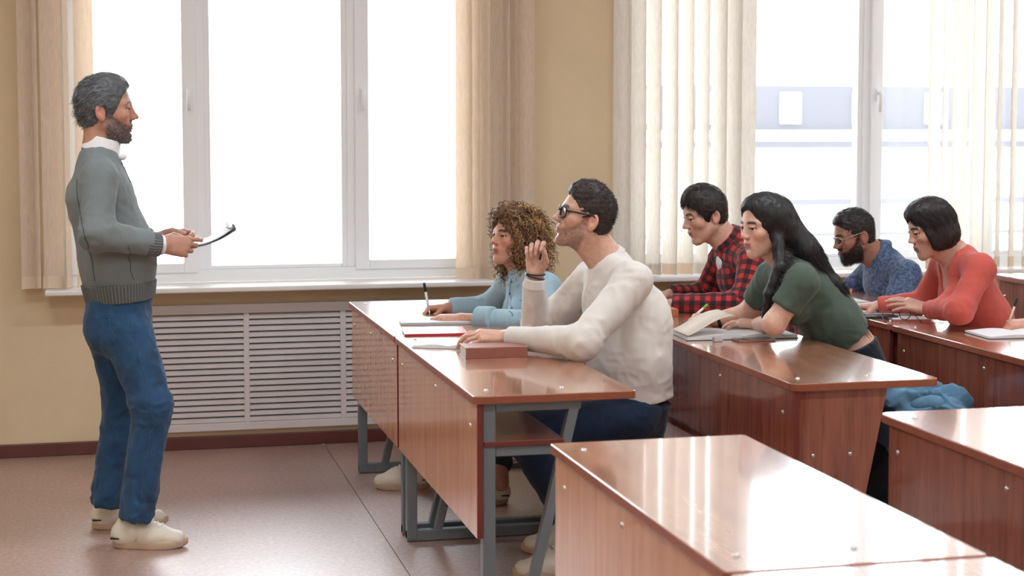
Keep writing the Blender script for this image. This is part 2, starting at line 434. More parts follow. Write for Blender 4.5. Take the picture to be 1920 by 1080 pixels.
# radiator cover
rc_ = thing('radiator_cover', 'pale grey louvred radiator cover under the wide white window', 'radiator cover', (0, WY, 0))
stx = [.125, .590, 1.050, 1.515]
q = MB(); q.box(stx[0] - .02, stx[-1] + .02, -.03, -.002, .645, .690).box(stx[0] - .02, stx[-1] + .02, -.03, -.002, .088, .125)
q.build('cover_frame', M['grille'], rc_, bv=.003)
for x in stx: MB().box(x - .013, x + .013, -.031, -.002, .125, .645).build('stile', M['grille'], rc_, bv=.002)
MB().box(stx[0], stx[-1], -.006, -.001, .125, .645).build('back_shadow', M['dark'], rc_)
sme = None
for a, c in zip(stx[:-1], stx[1:]):
    for k in range(18):
        z = .125 + (k + .5) * .52 / 18
        if sme is None:
            L = c - a - .026
            sme = MB().prism([(-.027, -.012), (-.024, -.0125), (-.010, .0085), (-.012, .0105), (-.026, .006)], 0, 1, 'x').mesh('slat'); sme.materials.append(M['grille'])
        o = link('slat', sme, None, rc_, (a + .013, 0, z)); o.scale.x = c - a - .026

# added, unseen ceiling lamps for fill: tubes in trays, each with its light
for lx in (-.6, 2.4, 5.4):
    for ly in (-.6, 2.2, 5.0):
        t = thing('fill_lamp', 'long white tube lamp added on the ceiling for fill light', 'lamp', (lx, ly, CZ - .09), group='added fill lamps on the ceiling')
        MB().box(-.62, .62, -.09, .09, .05, .088).build('fill_lamp_tray', M['pvc'], t, bv=.006)
        for s in (-.045, .045): MB().tube([(-.6, s, .028), (.6, s, .028)], .014, 8).build('tube', M.setdefault('tube', emit('fill_lamp_tube', (236, 246, 255), 3.0)), t)
        l = bpy.data.lights.new('fill_light', 'AREA'); l.shape = 'RECTANGLE'; l.size = 1.2; l.size_y = .16; l.energy = FILL_W; l.color = (.86, .94, 1.0)
        o = bpy.data.objects.new('fill_light', l); COL.objects.link(o); o.parent = t; o.location = (0, 0, .0)

# outside: a low building across the yard, seen through the second window
M['bwhite'] = plain('render_white', (238, 238, 240), 0.9, 0.03, .3)
M['bgrey'] = plain('render_grey_blue', (86, 84, 88), 0.8, 0.06, .4)
M['bglass'] = plain('far_pane', (112, 112, 116), 0.3, 0.04, .5)
g = S(MB().box(-60, 90, 8.4, 120, -9.2, -9).build('ground', M['bwhite']))
bl = thing('far_building', 'low pale building with grey upper storey outside the window', 'building', (11.6, 40, -9))
MB().box(0, 26, 0, 9, 0, 10.3).build('wall', M['bwhite'], bl)
MB().box(0, 26, .6, 9, 10.3, 11.55).build('upper_storey', M['bgrey'], bl)
MB().box(-.2, 26.2, -.4, 9, 10.22, 10.36).build('ledge', M['bwhite'], bl)
MB().box(0, 26, -.06, 0, 9.9, 10.1).build('string_course', M['bgrey'], bl)
MB().box(0, 26, -.10, 0, 8.42, 8.6).build('string_course', M['bgrey'], bl)
MB().box(0, 26, -.06, 0, 7.6, 7.72).build('string_course', M['bgrey'], bl)
for x in (1.2, 3.3, 5.35, 7.4, 9.5):
    w = MB().box(x, x + .55, .52, .62, 10.55, 11.35).build('window', M['bwhite'], bl); MB().box(x + .08, x + .47, .50, .53, 10.6, 11.3).build('pane', M['bglass'], w)

# ================================================================== DESKS
def rrect(x0, x1, y0, y1, r, n=4):
    P = []
    for cx, cy, a in ((x1 - r, y1 - r, 0), (x0 + r, y1 - r, 90), (x0 + r, y0 + r, 180), (x1 - r, y0 + r, 270)):
        for k in range(n + 1):
            t = math.radians(a + 90 * k / n); P.append((cx + r * math.cos(t), cy + r * math.sin(t)))
    return P
def slab(name, poly, z0, z1, mt, me_, parent, bv=.002):
    me = MB().prism(poly, z0, z1).mesh(name); me.materials.append(mt); me.materials.append(me_)
    for p in me.polygons: p.material_index = 0 if abs(p.normal.z) > .5 else 1
    o = link(name, me, None, parent); bevel(o, bv); return o
def bolts(t, pts, n):
    for p in pts: MB().dome(p, .0075, .005, n).build('bolt', M['bolt'], t)
TZ = .757
def desk(label, x, y0, y1, style, tz=TZ, bench=True, pm=None, near_side=True, far_side=True, wid=.49):
    """x: front edge, y0..y1 along the row; the sitter is on the +x side"""
    L = y1 - y0 - .006
    t = thing('school_desk', label, 'desk', (x, y0 + .003, 0))
    k = tz - .757
    slab('desk_top', rrect(0, wid, 0, L, .012 if style == 'frame' else .03), .733 + k, .757 + k, M['top'], M['edge'], t, .003)
    pm = pm or M['panel']
    zb = .338 if style == 'frame' else .25
    fp = MB().box(.012, .030, .012, L - (.012 if style == 'frame' else .045), zb, .7325 + k).build('front_panel', pm, t, bv=.0015)
    fp.data.materials.append(M['edge_dark'])
    for p in fp.data.polygons:
        if abs(p.normal.y) > .5: p.material_index = 1
    bolts(t, [(.012, .10, .655 + k), (.012, .64, .687 + k), (.012, L - .10, .665 + k)], (-1, 0, 0))
    bolts(t, [(.06, .10, .757 + k), (.29, .10, .757 + k), (.06, L - .1, .757 + k)], (0, 0, 1))
    if style == 'frame':
        for yy in (.045, L - .045):
            g = .038
            MB().bar((.052, yy, .008), (.052, yy, .733), g, g, (0, 1, 0)).build('leg', M['steel'], t, bv=.003)
            MB().bar((.072, yy, .718), (.33, yy, .718), .03, .028).build('top_rail', M['steel'], t, bv=.003)
            MB().bar((.033, yy, .022), (.60, yy, .022), .034, .040).build('floor_runner', M['steel'], t, bv=.003)
            MB().bar((.150, yy, .035), (.310, yy, .712), .030, .032, (0, 1, 0)).build('strut', M['steel'], t, bv=.003)
            MB().bar((.072, yy, .588), (.262, yy, .588), .026, .030).build('shelf_rail', M['steel'], t, bv=.003)
        slab('shelf', [(.035, .02), (.275, .02), (.275, L - .02), (.035, L - .02)], .604, .620, M['panel'], M['edge_dark'], t)
    else:
        for on, yy in ((near_side, .03), (far_side, L - .075)):
            if on:
                MB().prism([(.0305, .04), (.185, .04), (.328, .7325 + k), (.0305, .7325 + k)], yy, yy + .018, 'y').build('side_panel', M['panel'], t, bv=.0015)
                MB().bar((-.30, yy + .009, .012), (.42, yy + .009, .012), .035, .024).build('floor_runner', M['steel'], t)
                bolts(t, [(.082, yy if yy < .1 else yy + .018, .53), (.205, yy if yy < .1 else yy + .018, .53)], (0, -1 if yy < .1 else 1, 0))
        slab('shelf', [(.032, .06), (.29, .06), (.29, L - .06), (.032, L - .06)], .596, .612, M['panel'], M['edge_dark'], t)
    if bench:
        slab('bench_seat', rrect(-.335, -.012, .03, L - .03, .02), .425, .447, M['panel'], M['edge_dark'], t)
        for yy in (.12, L - .12):
            MB().bar((-.02, yy, .40), (-.30, yy, .412), .03, .024).bar((-.17, yy, .405), (-.05, yy, .022), .032, .03, (0, 1, 0)).build('bench_bracket', M['steel'], t)
            MB().bar((-.30, yy, .012), (.10, yy, .012), .035, .024).build('floor_runner', M['steel'], t)
    return t
desk('front desk of orange wood where the curly haired woman writes', .990, 5.995, 7.225, 'frame', bench=False, pm=M['panel1'])
desk('front desk of orange wood on grey steel legs with a thick book', .990, 4.60, 5.99, 'frame', bench=False, pm=M['panel1'])
desk('wooden desk with bench where the red checked shirt leans', 1.972, 5.955, 7.25, 'box', near_side=False)
desk('wooden desk with a dark slanted end panel under the open black notebook', 1.972, 4.60, 5.95, 'box')
desk('wooden desk where the bearded man in blue writes', 2.930, 5.905, 7.25, 'box', near_side=True)
desk('wooden desk with an open notebook on it next to the coral cardigan', 2.930, 4.55, 5.90, 'box', far_side=True, near_side=False)
desk('taller wooden desk at the back behind the coral cardigan', 3.880, 5.60, 6.80, 'box', tz=.857, near_side=False)
desk('empty glossy desk across the aisle from the steel legged desk', 1.025, 2.675, 3.885, 'frame', bench=False, pm=M['panel1'], wid=.51)
desk('empty glossy desk joined to the end of another empty desk', 1.025, 1.42, 2.668, 'frame', bench=False, pm=M['panel1'], wid=.51)
desk('empty glossy desk across the aisle from the slanted end panel', 2.005, 2.80, 4.10, 'box', near_side=False, far_side=True)
# ================================================================== PEOPLE: smooth bodies grown from joint chains
class Pr:
    """one rounded limb or ellipsoid of a distance field"""
    def __init__(s, kind, k, op, **a):
        s.kind = kind; s.k = k; s.op = op; s.__dict__.update(a)
    def d(s, P):
        if s.kind == 'c':
            q = P - s.a
            if s.side is not None: q = q - np.outer(q @ s.side, s.side) * np.float32(1 - 1 / s.w)
            ba = s.ba; t0 = (q @ ba) / s.bb; t = np.clip(t0, 0, 1)
            d = np.sqrt(((q - t[:, None] * ba) ** 2).sum(1)) - (s.ra + (s.rb - s.ra) * t)
            if s.capb: d = np.maximum(d, (t0 - 1) * s.L)
            if s.capa: d = np.maximum(d, -t0 * s.L)
            return d
        if s.kind == 'e':
            q = (P - s.c) @ s.M; qr = q / s.r
            k0 = np.sqrt((qr ** 2).sum(1)); k1 = np.sqrt(((qr / s.r) ** 2).sum(1)) + 1e-9
            return k0 * (k0 - 1) / k1
        if s.kind == 't':
            q = (P - s.c) @ s.M; q = q / s.sc
            a = np.sqrt(q[:, 0] ** 2 + q[:, 1] ** 2) - s.R
            return np.sqrt(a * a + (q[:, 2] / s.h) ** 2) - s.r
    def bounds(s):
        if s.kind == 'c':
            w = max(1.0, s.w if s.side is not None else 1.0); r = max(s.ra, s.rb) * w + .01
            return np.minimum(s.a, s.a + s.ba) - r, np.maximum(s.a, s.a + s.ba) + r
        if s.kind == 'e':
            r = float(np.max(s.r)) + .005; return s.c - r, s.c + r
        r = (s.R + s.r * max(1, s.h)) * float(np.max(s.sc)) + .005; return s.c - r, s.c + r
f32 = lambda v: np.asarray(v, np.float32)
def cap(a, b, ra, rb=None, k=.02, side=None, w=1.0, op=0, capa=False, capb=False):
    a = f32(a); ba = f32(b) - a; rb = ra if rb is None else rb
    if np.linalg.norm(ba) < 1e-5: ba = f32((0, 0, 1e-4))
    bb = float(ba @ ba)
    return Pr('c', k, op, a=a, ba=ba, bb=bb, L=math.sqrt(bb), ra=ra, rb=rb, side=None if side is None else f32(nrm(side)), w=w, capa=capa, capb=capb)
def ell(c, r, Mx=None, k=.02, op=0):
    return Pr('e', k, op, c=f32(c), r=f32(r), M=f32(np.eye(3) if Mx is None else Mx))
def tor(c, n, R, r, k=.004, sc=(1, 1, 1), h=1.0, x=None, op=0):
    n = nrm(n); x = np.cross((0, 1, 0), n) if x is None else np.asarray(x, float); x = nrm(x - n * (x @ n)); y = np.cross(n, x)
    return Pr('t', k, op, c=f32(c), R=R, r=r, h=h, sc=f32(sc), M=f32(np.stack([x, y, n], 1)))

def field_mesh(prims, s):
    """surface of the smooth union of prims, sampled in small blocks near the surface"""
    lo = np.min([p.bounds()[0] for p in prims if p.op == 0], 0) - 3 * s; hi = np.max([p.bounds()[1] for p in prims if p.op == 0], 0) + 3 * s
    B = 8; nb = np.ceil((hi - lo) / (B * s)).astype(int)
    gi = np.stack(np.meshgrid(*[np.arange(n) for n in nb], indexing='ij'), -1).reshape(-1, 3)
    cen = (lo + (gi + .5) * B * s - .5 * s).astype(np.float32); br = B * s * .87
    pd = []; d = np.full(len(cen), 9.0, np.float32)
    for p in prims:
        q = p.d(cen).astype(np.float32); pd.append(q); d = comb(d, q, p)
    act = np.where(np.abs(d) < br * 1.6 + .012)[0]
    loc = (np.stack(np.meshgrid(*[np.arange(B)] * 3, indexing='ij'), -1).reshape(-1, 3) * s).astype(np.float32)
    org = (lo + gi[act] * B * s).astype(np.float32)
    D_ = np.full((len(act), B ** 3), 9.0, np.float32)
    dm = np.minimum.reduce([q for q, p in zip(pd, prims) if p.op == 0])[act]
    for p, q in zip(prims, pd):
        qa = q[act]
        sel = np.where(qa < (dm + 2.6 * br + p.k if p.op == 0 else 2 * br + p.k + .01))[0]
        if not len(sel): continue
        pts = (org[sel][:, None, :] + loc[None]).reshape(-1, 3)
        D_[sel] = comb(D_[sel].reshape(-1), p.d(pts).astype(np.float32), p).reshape(len(sel), -1)
    full = np.where(d < 0, -1.0, 1.0).astype(np.float32)
    V = np.repeat(full[:, None], B ** 3, 1); V[act] = D_
    V = V.reshape(*nb, B, B, B).transpose(0, 3, 1, 4, 2, 5).reshape(nb * B)
    ins = V < 0
    c = [ins[i:ins.shape[0] - 1 + i, j:ins.shape[1] - 1 + j, k:ins.shape[2] - 1 + k] for i in (0, 1) for j in (0, 1) for k in (0, 1)]
    al = c[0].copy(); an = c[0].copy()
    for q in c[1:]: al &= q; an |= q
    mixd = an & ~al; idx = np.argwhere(mixd)
    vid = np.full(mixd.shape, -1, np.int32); vid[mixd] = np.arange(len(idx))
    cor = np.array([(i, j, k) for i in (0, 1) for j in (0, 1) for k in (0, 1)])
    val = np.stack([V[tuple((idx + o).T)] for o in cor], 1)
    acc = np.zeros((len(idx), 3)); cnt = np.zeros(len(idx))
    for a in range(8):
        for b_ in range(a + 1, 8):
            if abs(cor[a] - cor[b_]).sum() != 1: continue
            va, vb = val[:, a], val[:, b_]; m_ = (va < 0) != (vb < 0)
            t = np.where(m_, va / np.where(m_, va - vb, 1), 0)
            acc += np.where(m_[:, None], cor[a] + t[:, None] * (cor[b_] - cor[a]), 0); cnt += m_
    verts = lo + (idx + acc / cnt[:, None]) * s
    F_ = []
    for ax in range(3):
        sh = [slice(1, -1)] * 3; sl0 = list(sh); sl1 = list(sh); sl0[ax] = slice(0, -1); sl1[ax] = slice(1, None)
        e = np.argwhere(ins[tuple(sl0)] != ins[tuple(sl1)])
        off = np.ones(3, int); off[ax] = 0; e = e + off
        o1, o2 = [np.eye(3, dtype=int)[(ax + i) % 3] for i in (1, 2)]
        q = np.stack([vid[tuple((e - o1 - o2).T)], vid[tuple((e - o2).T)], vid[tuple(e.T)], vid[tuple((e - o1).T)]], 1)
        fl_ = ~ins[tuple(e.T)]; q[fl_] = q[fl_][:, ::-1]; F_.append(q)
    F_ = np.concatenate(F_); F_ = F_[(F_ >= 0).all(1)]
    return verts, F_
def comb(d, q, p):
    k = p.k
    if p.op == 0:
        h = np.clip(.5 + .5 * (d - q) / k, 0, 1); return d * (1 - h) + q * h - k * h * (1 - h)
    q = -q; h = np.clip(.5 - .5 * (d - q) / k, 0, 1); return d * (1 - h) + q * h + k * h * (1 - h)
def vnormals(v, F_):
    n = np.cross(v[F_[:, 2]] - v[F_[:, 0]], v[F_[:, 3]] - v[F_[:, 1]]) if F_.shape[1] == 4 else np.cross(v[F_[:, 1]] - v[F_[:, 0]], v[F_[:, 2]] - v[F_[:, 0]])
    o = np.zeros_like(v)
    for i in range(F_.shape[1]):
        for a in range(3): o[:, a] += np.bincount(F_[:, i], n[:, a], len(v))
    return o / (np.linalg.norm(o, axis=1, keepdims=True) + 1e-12)
def npmesh(name, v, F_, col=None, fab=None, smooth=True):
    me = bpy.data.meshes.new(name); n = F_.shape[1]
    me.vertices.add(len(v)); me.vertices.foreach_set('co', np.asarray(v, np.float32).ravel())
    me.loops.add(len(F_) * n); me.loops.foreach_set('vertex_index', np.asarray(F_, np.int32).ravel())
    me.polygons.add(len(F_)); me.polygons.foreach_set('loop_start', np.arange(0, len(F_) * n, n, dtype=np.int32))
    me.update(calc_edges=True)
    if smooth: me.polygons.foreach_set('use_smooth', np.ones(len(F_), bool))
    if col is not None:
        a = me.attributes.new('col', 'FLOAT_COLOR', 'POINT'); a.data.foreach_set('color', np.concatenate([col, np.ones((len(col), 1))], 1).astype(np.float32).ravel())
    if fab is not None:
        a = me.attributes.new('fab', 'FLOAT_VECTOR', 'POINT'); a.data.foreach_set('vector', fab.astype(np.float32).ravel())
    return me
def vnoise(P, seed=0):
    P = np.asarray(P, float); i = np.floor(P).astype(np.int64); f = P - i; u = f * f * (3 - 2 * f); out = 0
    for a in (0, 1):
        for b_ in (0, 1):
            for c in (0, 1):
                h = ((i[:, 0] + a) * 374761393 + (i[:, 1] + b_) * 668265263 + (i[:, 2] + c) * 2147483647 + seed * 974711) & 0x7fffffff
                h = ((h ^ (h >> 13)) * 1274126177) & 0x7fffffff; h = (h ^ (h >> 16)) & 0xffff
                w = (u[:, 0] if a else 1 - u[:, 0]) * (u[:, 1] if b_ else 1 - u[:, 1]) * (u[:, 2] if c else 1 - u[:, 2])
                out = out + w * (h / 32767.5 - 1)
    return out
def fabric_coords(v, prims):
    best = np.full(len(v), 9.0); fab = np.zeros((len(v), 3)); V = v.astype(np.float32)
    for p in prims:
        if p.kind != 'c' or p.op: continue
        d = p.d(V); m_ = d < best
        if not m_.any(): continue
        q = V[m_] - p.a; ax = p.ba / p.L; t = q @ ax
        ref = np.cross(ax, (1, 0, 0) if abs(ax[0]) < .7 else (0, 0, 1)); ref = ref / np.linalg.norm(ref); w = np.cross(ax, ref)
        an = np.arctan2(q @ w, q @ ref); r = max(.03, (p.ra + p.rb) / 2)
        fab[m_, 0] = t; fab[m_, 1] = an * r; fab[m_, 2] = d[m_]; best[m_] = d[m_]
    return fab
def wrinkle(v, n, amp, seed, prims=None, bends=()):
    """soft folds: ridged noise all over, stronger near the bends"""
    q = v * np.array([1, 1, 1.0])
    a = 1 - np.abs(vnoise(q * np.array([17, 17, 11]) + vnoise(q * 7, seed + 5)[:, None] * 1.3, seed)) * 2
    b_ = vnoise(q * 9, seed + 1); c = 1 - np.abs(vnoise(q * np.array([34, 34, 26]) + b_[:, None], seed + 2)) * 2
    g = np.full(len(v), .45)
    for p, r, s_ in bends: g = np.maximum(g, s_ * np.exp(-((v - p) ** 2).sum(1) / (r * r)))
    return v + n * ((a * .55 + b_ * .6 + c * .35) * g * amp)[:, None]

# ---- head in its own frame: x forward, y left, z up, metres
class Head:
    def __init__(s, o, fwd, scale=1.0, roll=0.0, fem=0.0):
        s.o = np.asarray(o, float); x = nrm(fwd); y = nrm(np.cross((0, 0, 1), x)); z = np.cross(x, y)
        if roll: y, z = y * math.cos(roll) + z * math.sin(roll), z * math.cos(roll) - y * math.sin(roll)
        s.R = np.stack([x, y, z], 1); s.s = scale; s.fem = fem
    def w(s, p): return s.o + s.R @ (np.asarray(p, float) * s.s)
    def l(s, P): return ((P - s.o) @ s.R) / s.s
    def C(s, a, b, ra, rb=None, k=.01, **kw): return cap(s.w(a), s.w(b), ra * s.s, None if rb is None else rb * s.s, k * s.s, **kw)
    def E(s, c, r, k=.01, op=0, ry=0.0, rz=0.0):
        Mx = s.R
        if ry: Mx = Mx @ np.array([[math.cos(ry), 0, math.sin(ry)], [0, 1, 0], [-math.sin(ry), 0, math.cos(ry)]])
        if rz: Mx = Mx @ rotz(rz)
        return ell(s.w(c), np.asarray(r) * s.s, Mx, k * s.s, op)
    def prims(s):
        f = s.fem; P = [s.E((-.012, 0, .030), (.091, .076, .086), .02)]
        P += [s.E((.022, 0, .020), (.064, .066, .072), .02), s.E((.030, 0, -.042), (.056, .056 - .004 * f, .066), .025)]
        for y in (-1, 1):
            P += [s.C((.002, y * (.054 - .004 * f), -.056), (.066, y * .016, -.100 + .004 * f), .018, .016, .022)]
            P += [s.E((.058, y * .042, -.020), (.024, .022, .022), .022)]
            P += [s.C((.077, y * .012, .026), (.066, y * .048, .024), .0115 - .003 * f, .010, .014)]
        P += [s.E((.077 - .003 * f, 0, -.101), (.017, .020, .017), .018)]
        P += [s.E((.070, 0, -.060), (.026, .034, .030), .02)]
        for y in (-1, 1): P += [s.E((.094, y * .031, .007), (.017, .019, .012), .012, 1)]
        P += [s.C((.083, 0, .019), (.105 - .003 * f, 0, -.018), .0080, .0085, .012), s.E((.109 - .004 * f, 0, -.023), (.0100, .0098, .0085), .008)]
        P += [s.C((.080, 0, .002), (.090, 0, -.024), .0095, .0115, .008)]
        for y in (-1, 1): P += [s.E((.098, y * .0120, -.027), (.010, .0075, .0075), .006)]
        for y in (-1, 1):
            P += [s.E((.0755, y * .031, .0125), (.0145, .0165, .0065), .004, ry=.25), s.E((.0735, y * .031, -.0035), (.0135, .0155, .005), .004, ry=-.2)]
        P += [s.E((.0925, 0, -.0535), (.0085, .021, .0052), .004), s.E((.0905, 0, -.0650), (.0090, .019, .0062), .004)]
        P += [s.C((.1005, -.018, -.0592), (.1005, .018, -.0592), .0022, k=.002, op=1)]
        P += [s.E((.0965, 0, -.0785), (.010, .018, .006), .008, 1)]
        for y in (-1, 1):
            P += [s.E((-.016, y * .078, -.013), (.0185, .0085, .031), .006, 0, ry=-.18, rz=y * -.30), s.E((-.013, y * .0865, -.009), (.010, .006, .018), .004, 1, ry=-.18)]
            P += [s.E((-.008, y * .078, -.036), (.009, .006, .010), .006)]
        return P
def sstep(a, b, x): t = np.clip((x - a) / (b - a), 0, 1); return t * t * (3 - 2 * t)
def beard_mask(L):
    x, y, z = L.T; ay = np.abs(y)
    zl = np.interp(x, [-.02, .012, .03, .06, .082, .12], [.015, .012, -.022, -.044, -.050, -.052])
    m_ = sstep(-.004, .010, zl - z) * sstep(-.002, .014, x) * sstep(-.140, -.118, z)
    mo = sstep(.030, .024, ay) * sstep(-.052, -.047, z) * sstep(-.030, -.036, z) * (x > .075)
    return np.clip(np.maximum(m_, mo), 0, 1)
def skin_color(v, H_, skin, lip, brow, beard=None, stubble=0.0, blush=.12):
    L = H_.l(v); x, y, z = L.T; ay = np.abs(y)
    c = np.tile(np.array(skin), (len(v), 1)); near = (np.linalg.norm(L - [0.02, 0, -.01], axis=1) < .19)
    def mixc(c, m_, t): m_ = (m_ * near)[:, None]; return c * (1 - m_) + np.array(t) * m_
    red = np.array(skin) * [1.10, .80, .76]
    c = mixc(c, .55 * np.exp(-(((x - .07) / .03) ** 2 + ((ay - .045) / .025) ** 2 + ((z + .028) / .022) ** 2)) * (blush / .12), red)
    c = mixc(c, .45 * np.exp(-(((x - .11) / .014) ** 2 + (z + .024) ** 2 / .0003)), red)
    c = mixc(c, .6 * (ay > .068) * (np.abs(z) < .045) * (np.abs(x + .01) < .03), red)
    if beard is not None:
        m_ = beard_mask(L)
        m_ = m_ * (.80 + .35 * vnoise(v * 160, 3))
        c = mixc(c, np.clip(m_, 0, 1) * stubble, beard)
    lipm = np.maximum(np.exp(-(((z + .0535) / .0052) ** 2) ** 2), np.exp(-(((z + .0650) / .0062) ** 2) ** 2)) * (ay < .0215) * (x > .084)
    c = mixc(c, lipm * .85, lip)
    c = mixc(c, .75 * np.exp(-((z + .0592) / .0022) ** 2) * (ay < .022) * (x > .08), np.array(lip) * .3)
    bz = .0285 - 6.0 * (ay - .030) ** 2 - .10 * np.maximum(ay - .04, 0)
    bm = sstep(.0062, .0036, np.abs(z - bz)) * sstep(.009, .013, ay) * sstep(.056, .048, ay) * (x > .05)
    c = mixc(c, bm * .9, brow)
    em = sstep(.0042, .002, np.abs(z - .0085 + (ay - .031) ** 2 * 14)) * sstep(.020, .016, np.abs(ay - .031)) * (x > .06)
    c = mixc(c, em * .85, np.array(brow) * .6)
    c = mixc(c, .8 * (np.hypot(ay - .010, (z + .034) * 1.4) < .0042) * (x > .09), np.array(skin) * .25)
    return c
def eyes(H_, parent, base, iris, gaze=None):
    for y in (-1, 1):
        c = H_.w((.0745, y * .031, .0045)); r = .0118 * H_.s; g = nrm(H_.R[:, 0] + nrm(_C - c) * .28 if gaze is None else gaze)
        n, m_ = 20, 14; vs = []; a = nrm(np.cross(g, (0, 0, 1))); b_ = np.cross(a, g)
        for i in range(m_ + 1):
            t = math.pi * i / m_
            for k in range(n): vs.append(c - base + r * (g * math.cos(t) + math.sin(t) * (a * math.cos(2 * math.pi * k / n) + b_ * math.sin(2 * math.pi * k / n))))
        fs = np.array([(i * n + k, (i + 1) * n + k, (i + 1) * n + (k + 1) % n, i * n + (k + 1) % n) for i in range(m_) for k in range(n)])
        t = np.repeat(np.arange(m_ + 1) * math.pi / m_, n)[:, None]
        col = np.where(t < .26, np.array((.01, .01, .01)), np.where(t < .72, np.array(iris), np.array((.75, .73, .72))))
        link('eye', npmesh('eye', np.array(vs), fs, col), M['eye'], parent)
# ---- hands: x to the fingers, b the back of the hand
def hand(P, W_, X, Bk, side, sc=1.0, curl=((20, 25, 15),) * 4, spread=4, thumb=None, k=.0035, arm_r=.027):
    X = nrm(X); Bk = nrm(np.asarray(Bk, float) - X * np.dot(Bk, X)); T = np.cross(Bk, X) * (1 if side == 'R' else -1)
    W_ = np.asarray(W_, float); loc = lambda p: W_ + (X * p[0] + T * p[1] + Bk * p[2]) * sc
    mcp = [(.090, .027, .003), (.094, .0085, .005), (.089, -.0105, .003), (.080, -.028, -.001)]
    ph = [(.043, .026, .021), (.047, .030, .022), (.043, .028, .022), (.034, .021, .019)]
    rr = [.0088, .0090, .0085, .0076]
    tips = []
    for i, m_ in enumerate(mcp):
        P.append(cap(loc((.004, m_[1] * .55, 0)), loc(m_), .0155 * sc, .0118 * sc, .012))
    P.append(ell(loc((.048, 0, -.003)), np.array((.044, .034, .0135)) * sc, np.stack([X, T, Bk], 1), .01))
    for i, m_ in enumerate(mcp):
        p = loc(m_); a = 0; sp = math.radians(spread * (1.5 - i))
        for j in range(3):
            a += math.radians(curl[i][j])
            d = (X * math.cos(sp) + T * math.sin(sp)) * math.cos(a) - Bk * math.sin(a)
            q = p + d * ph[i][j] * sc; P.append(cap(p, q, rr[i] * sc * (1, .95, .88)[j], rr[i] * sc * (.95, .88, .78)[j], .005 if j == 0 else k)); p = q
        tips.append(p)
    th = thumb or [(.020, .024, -.006), (.052, .047, -.014), (.080, .057, -.018), (.102, .060, -.020)]
    for j in range(3): P.append(cap(loc(th[j]), loc(th[j + 1]), (.0155, .0112, .0100)[j] * sc, (.0112, .0100, .0082)[j] * sc, .008 if j == 0 else k))
    tips.append(loc(th[3])); return tips
FIST = ((62, 85, 50),) * 4
WRITE = ((38, 52, 22), (48, 62, 28), (58, 70, 35), (62, 74, 38))
TH_WRITE = [(.020, .024, -.006), (.050, .040, -.022), (.078, .036, -.040), (.096, .026, -.048)]
FLAT = ((12, 14, 8), (10, 14, 8), (12, 14, 8), (14, 16, 10))

# ---- hair: a rooted cap and many strands over it
def strands(root, nor, dirf, length, seg, r0, jit, curl=None, seed=0):
    g = np.random.default_rng(seed); N = len(root); p = root.copy(); pts = [p]; step = (length / seg)[:, None]
    jd = g.normal(0, jit, (N, 3)); d = None
    for i in range(seg):
        t = dirf(p, nor, (i + 1) / seg) + jd; t /= np.linalg.norm(t, axis=1, keepdims=True) + 1e-9
        d = t if d is None else d * .45 + t * .55; d /= np.linalg.norm(d, axis=1, keepdims=True) + 1e-9
        p = p + d * step; pts.append(p)
    pts = np.stack(pts, 1)
    tan = np.gradient(pts, axis=1); tan /= np.linalg.norm(tan, axis=2, keepdims=True) + 1e-9
    ref = np.cross(tan, np.array([.3, .9, .2])); ref /= np.linalg.norm(ref, axis=2, keepdims=True) + 1e-9; bi = np.cross(tan, ref)
    if curl:
        rad, turns = curl; ph = g.uniform(0, 6.28, (N, 1)) + np.linspace(0, 1, seg + 1)[None] * 6.283 * turns * g.uniform(.8, 1.25, (N, 1))
        rr_ = rad * g.uniform(.6, 1.3, (N, 1)) * sstep(0, .25, np.linspace(0, 1, seg + 1))[None]
        pts = pts + ref * (np.cos(ph) * rr_)[..., None] + bi * (np.sin(ph) * rr_)[..., None]
    w = r0 * g.uniform(.7, 1.3, (N, 1)) * np.interp(np.linspace(0, 1, seg + 1), [0, .6, 1], [1, .9, .25])[None]
    ring = np.stack([pts + (ref * math.cos(a) + bi * math.sin(a)) * w[..., None] for a in (0, 2.094, 4.189)], 2)
    v = ring.reshape(-1, 3); b_ = (np.arange(N) * (seg + 1) * 3)[:, None, None, None]
    i_ = np.arange(seg)[None, :, None, None] * 3; k_ = np.arange(3)[None, None, :, None]; k2 = (k_ + 1) % 3
    F_ = np.concatenate([b_ + i_ + k_, b_ + i_ + k2, b_ + i_ + 3 + k2, b_ + i_ + 3 + k_], 3).reshape(-1, 4)
    return v, F_, (seg + 1) * 3
def hair(parent, base, prims, s, dirf, n, length, seg, r0, jit, cols, curl=None, sel=None, seed=1, amp=.004, name='hair', lift=0.0, freq=(60, 60, 60)):
    v, F_ = field_mesh(prims, s); nn = vnormals(v, F_)
    v = v + nn * ((1 - 2 * np.abs(vnoise(v * np.array(freq), seed))) * amp)[:, None]; nn = vnormals(v, F_)
    g = np.random.default_rng(seed); ok = np.arange(len(v)) if sel is None else np.where(sel(v))[0]
    ix = g.choice(ok, min(n, len(ok)), replace=len(ok) < n)
    ln = length * g.uniform(.6, 1.2, len(ix))
    sv, sf, per = strands(v[ix] - nn[ix] * .0012, nn[ix], dirf, ln, seg, r0, jit, curl, seed)
    c0, c1 = np.array(cols[0]), np.array(cols[1])
    t = g.uniform(0, 1, len(ix)) ** 1.6; sc = np.repeat(c0 + (c1 - c0) * t[:, None], per, 0)
    bc = np.tile(c0 * .9 + c1 * .1, (len(v), 1)) * (1 + .25 * vnoise(v * 90, 4))[:, None]
    V = np.concatenate([v, sv]) - base; FF = np.concatenate([F_, sf + len(v)])
    return link(name, npmesh(name, V, FF, np.concatenate([bc, sc])), M['hair'], parent)
LASTV = [None]
TOPV = [None]
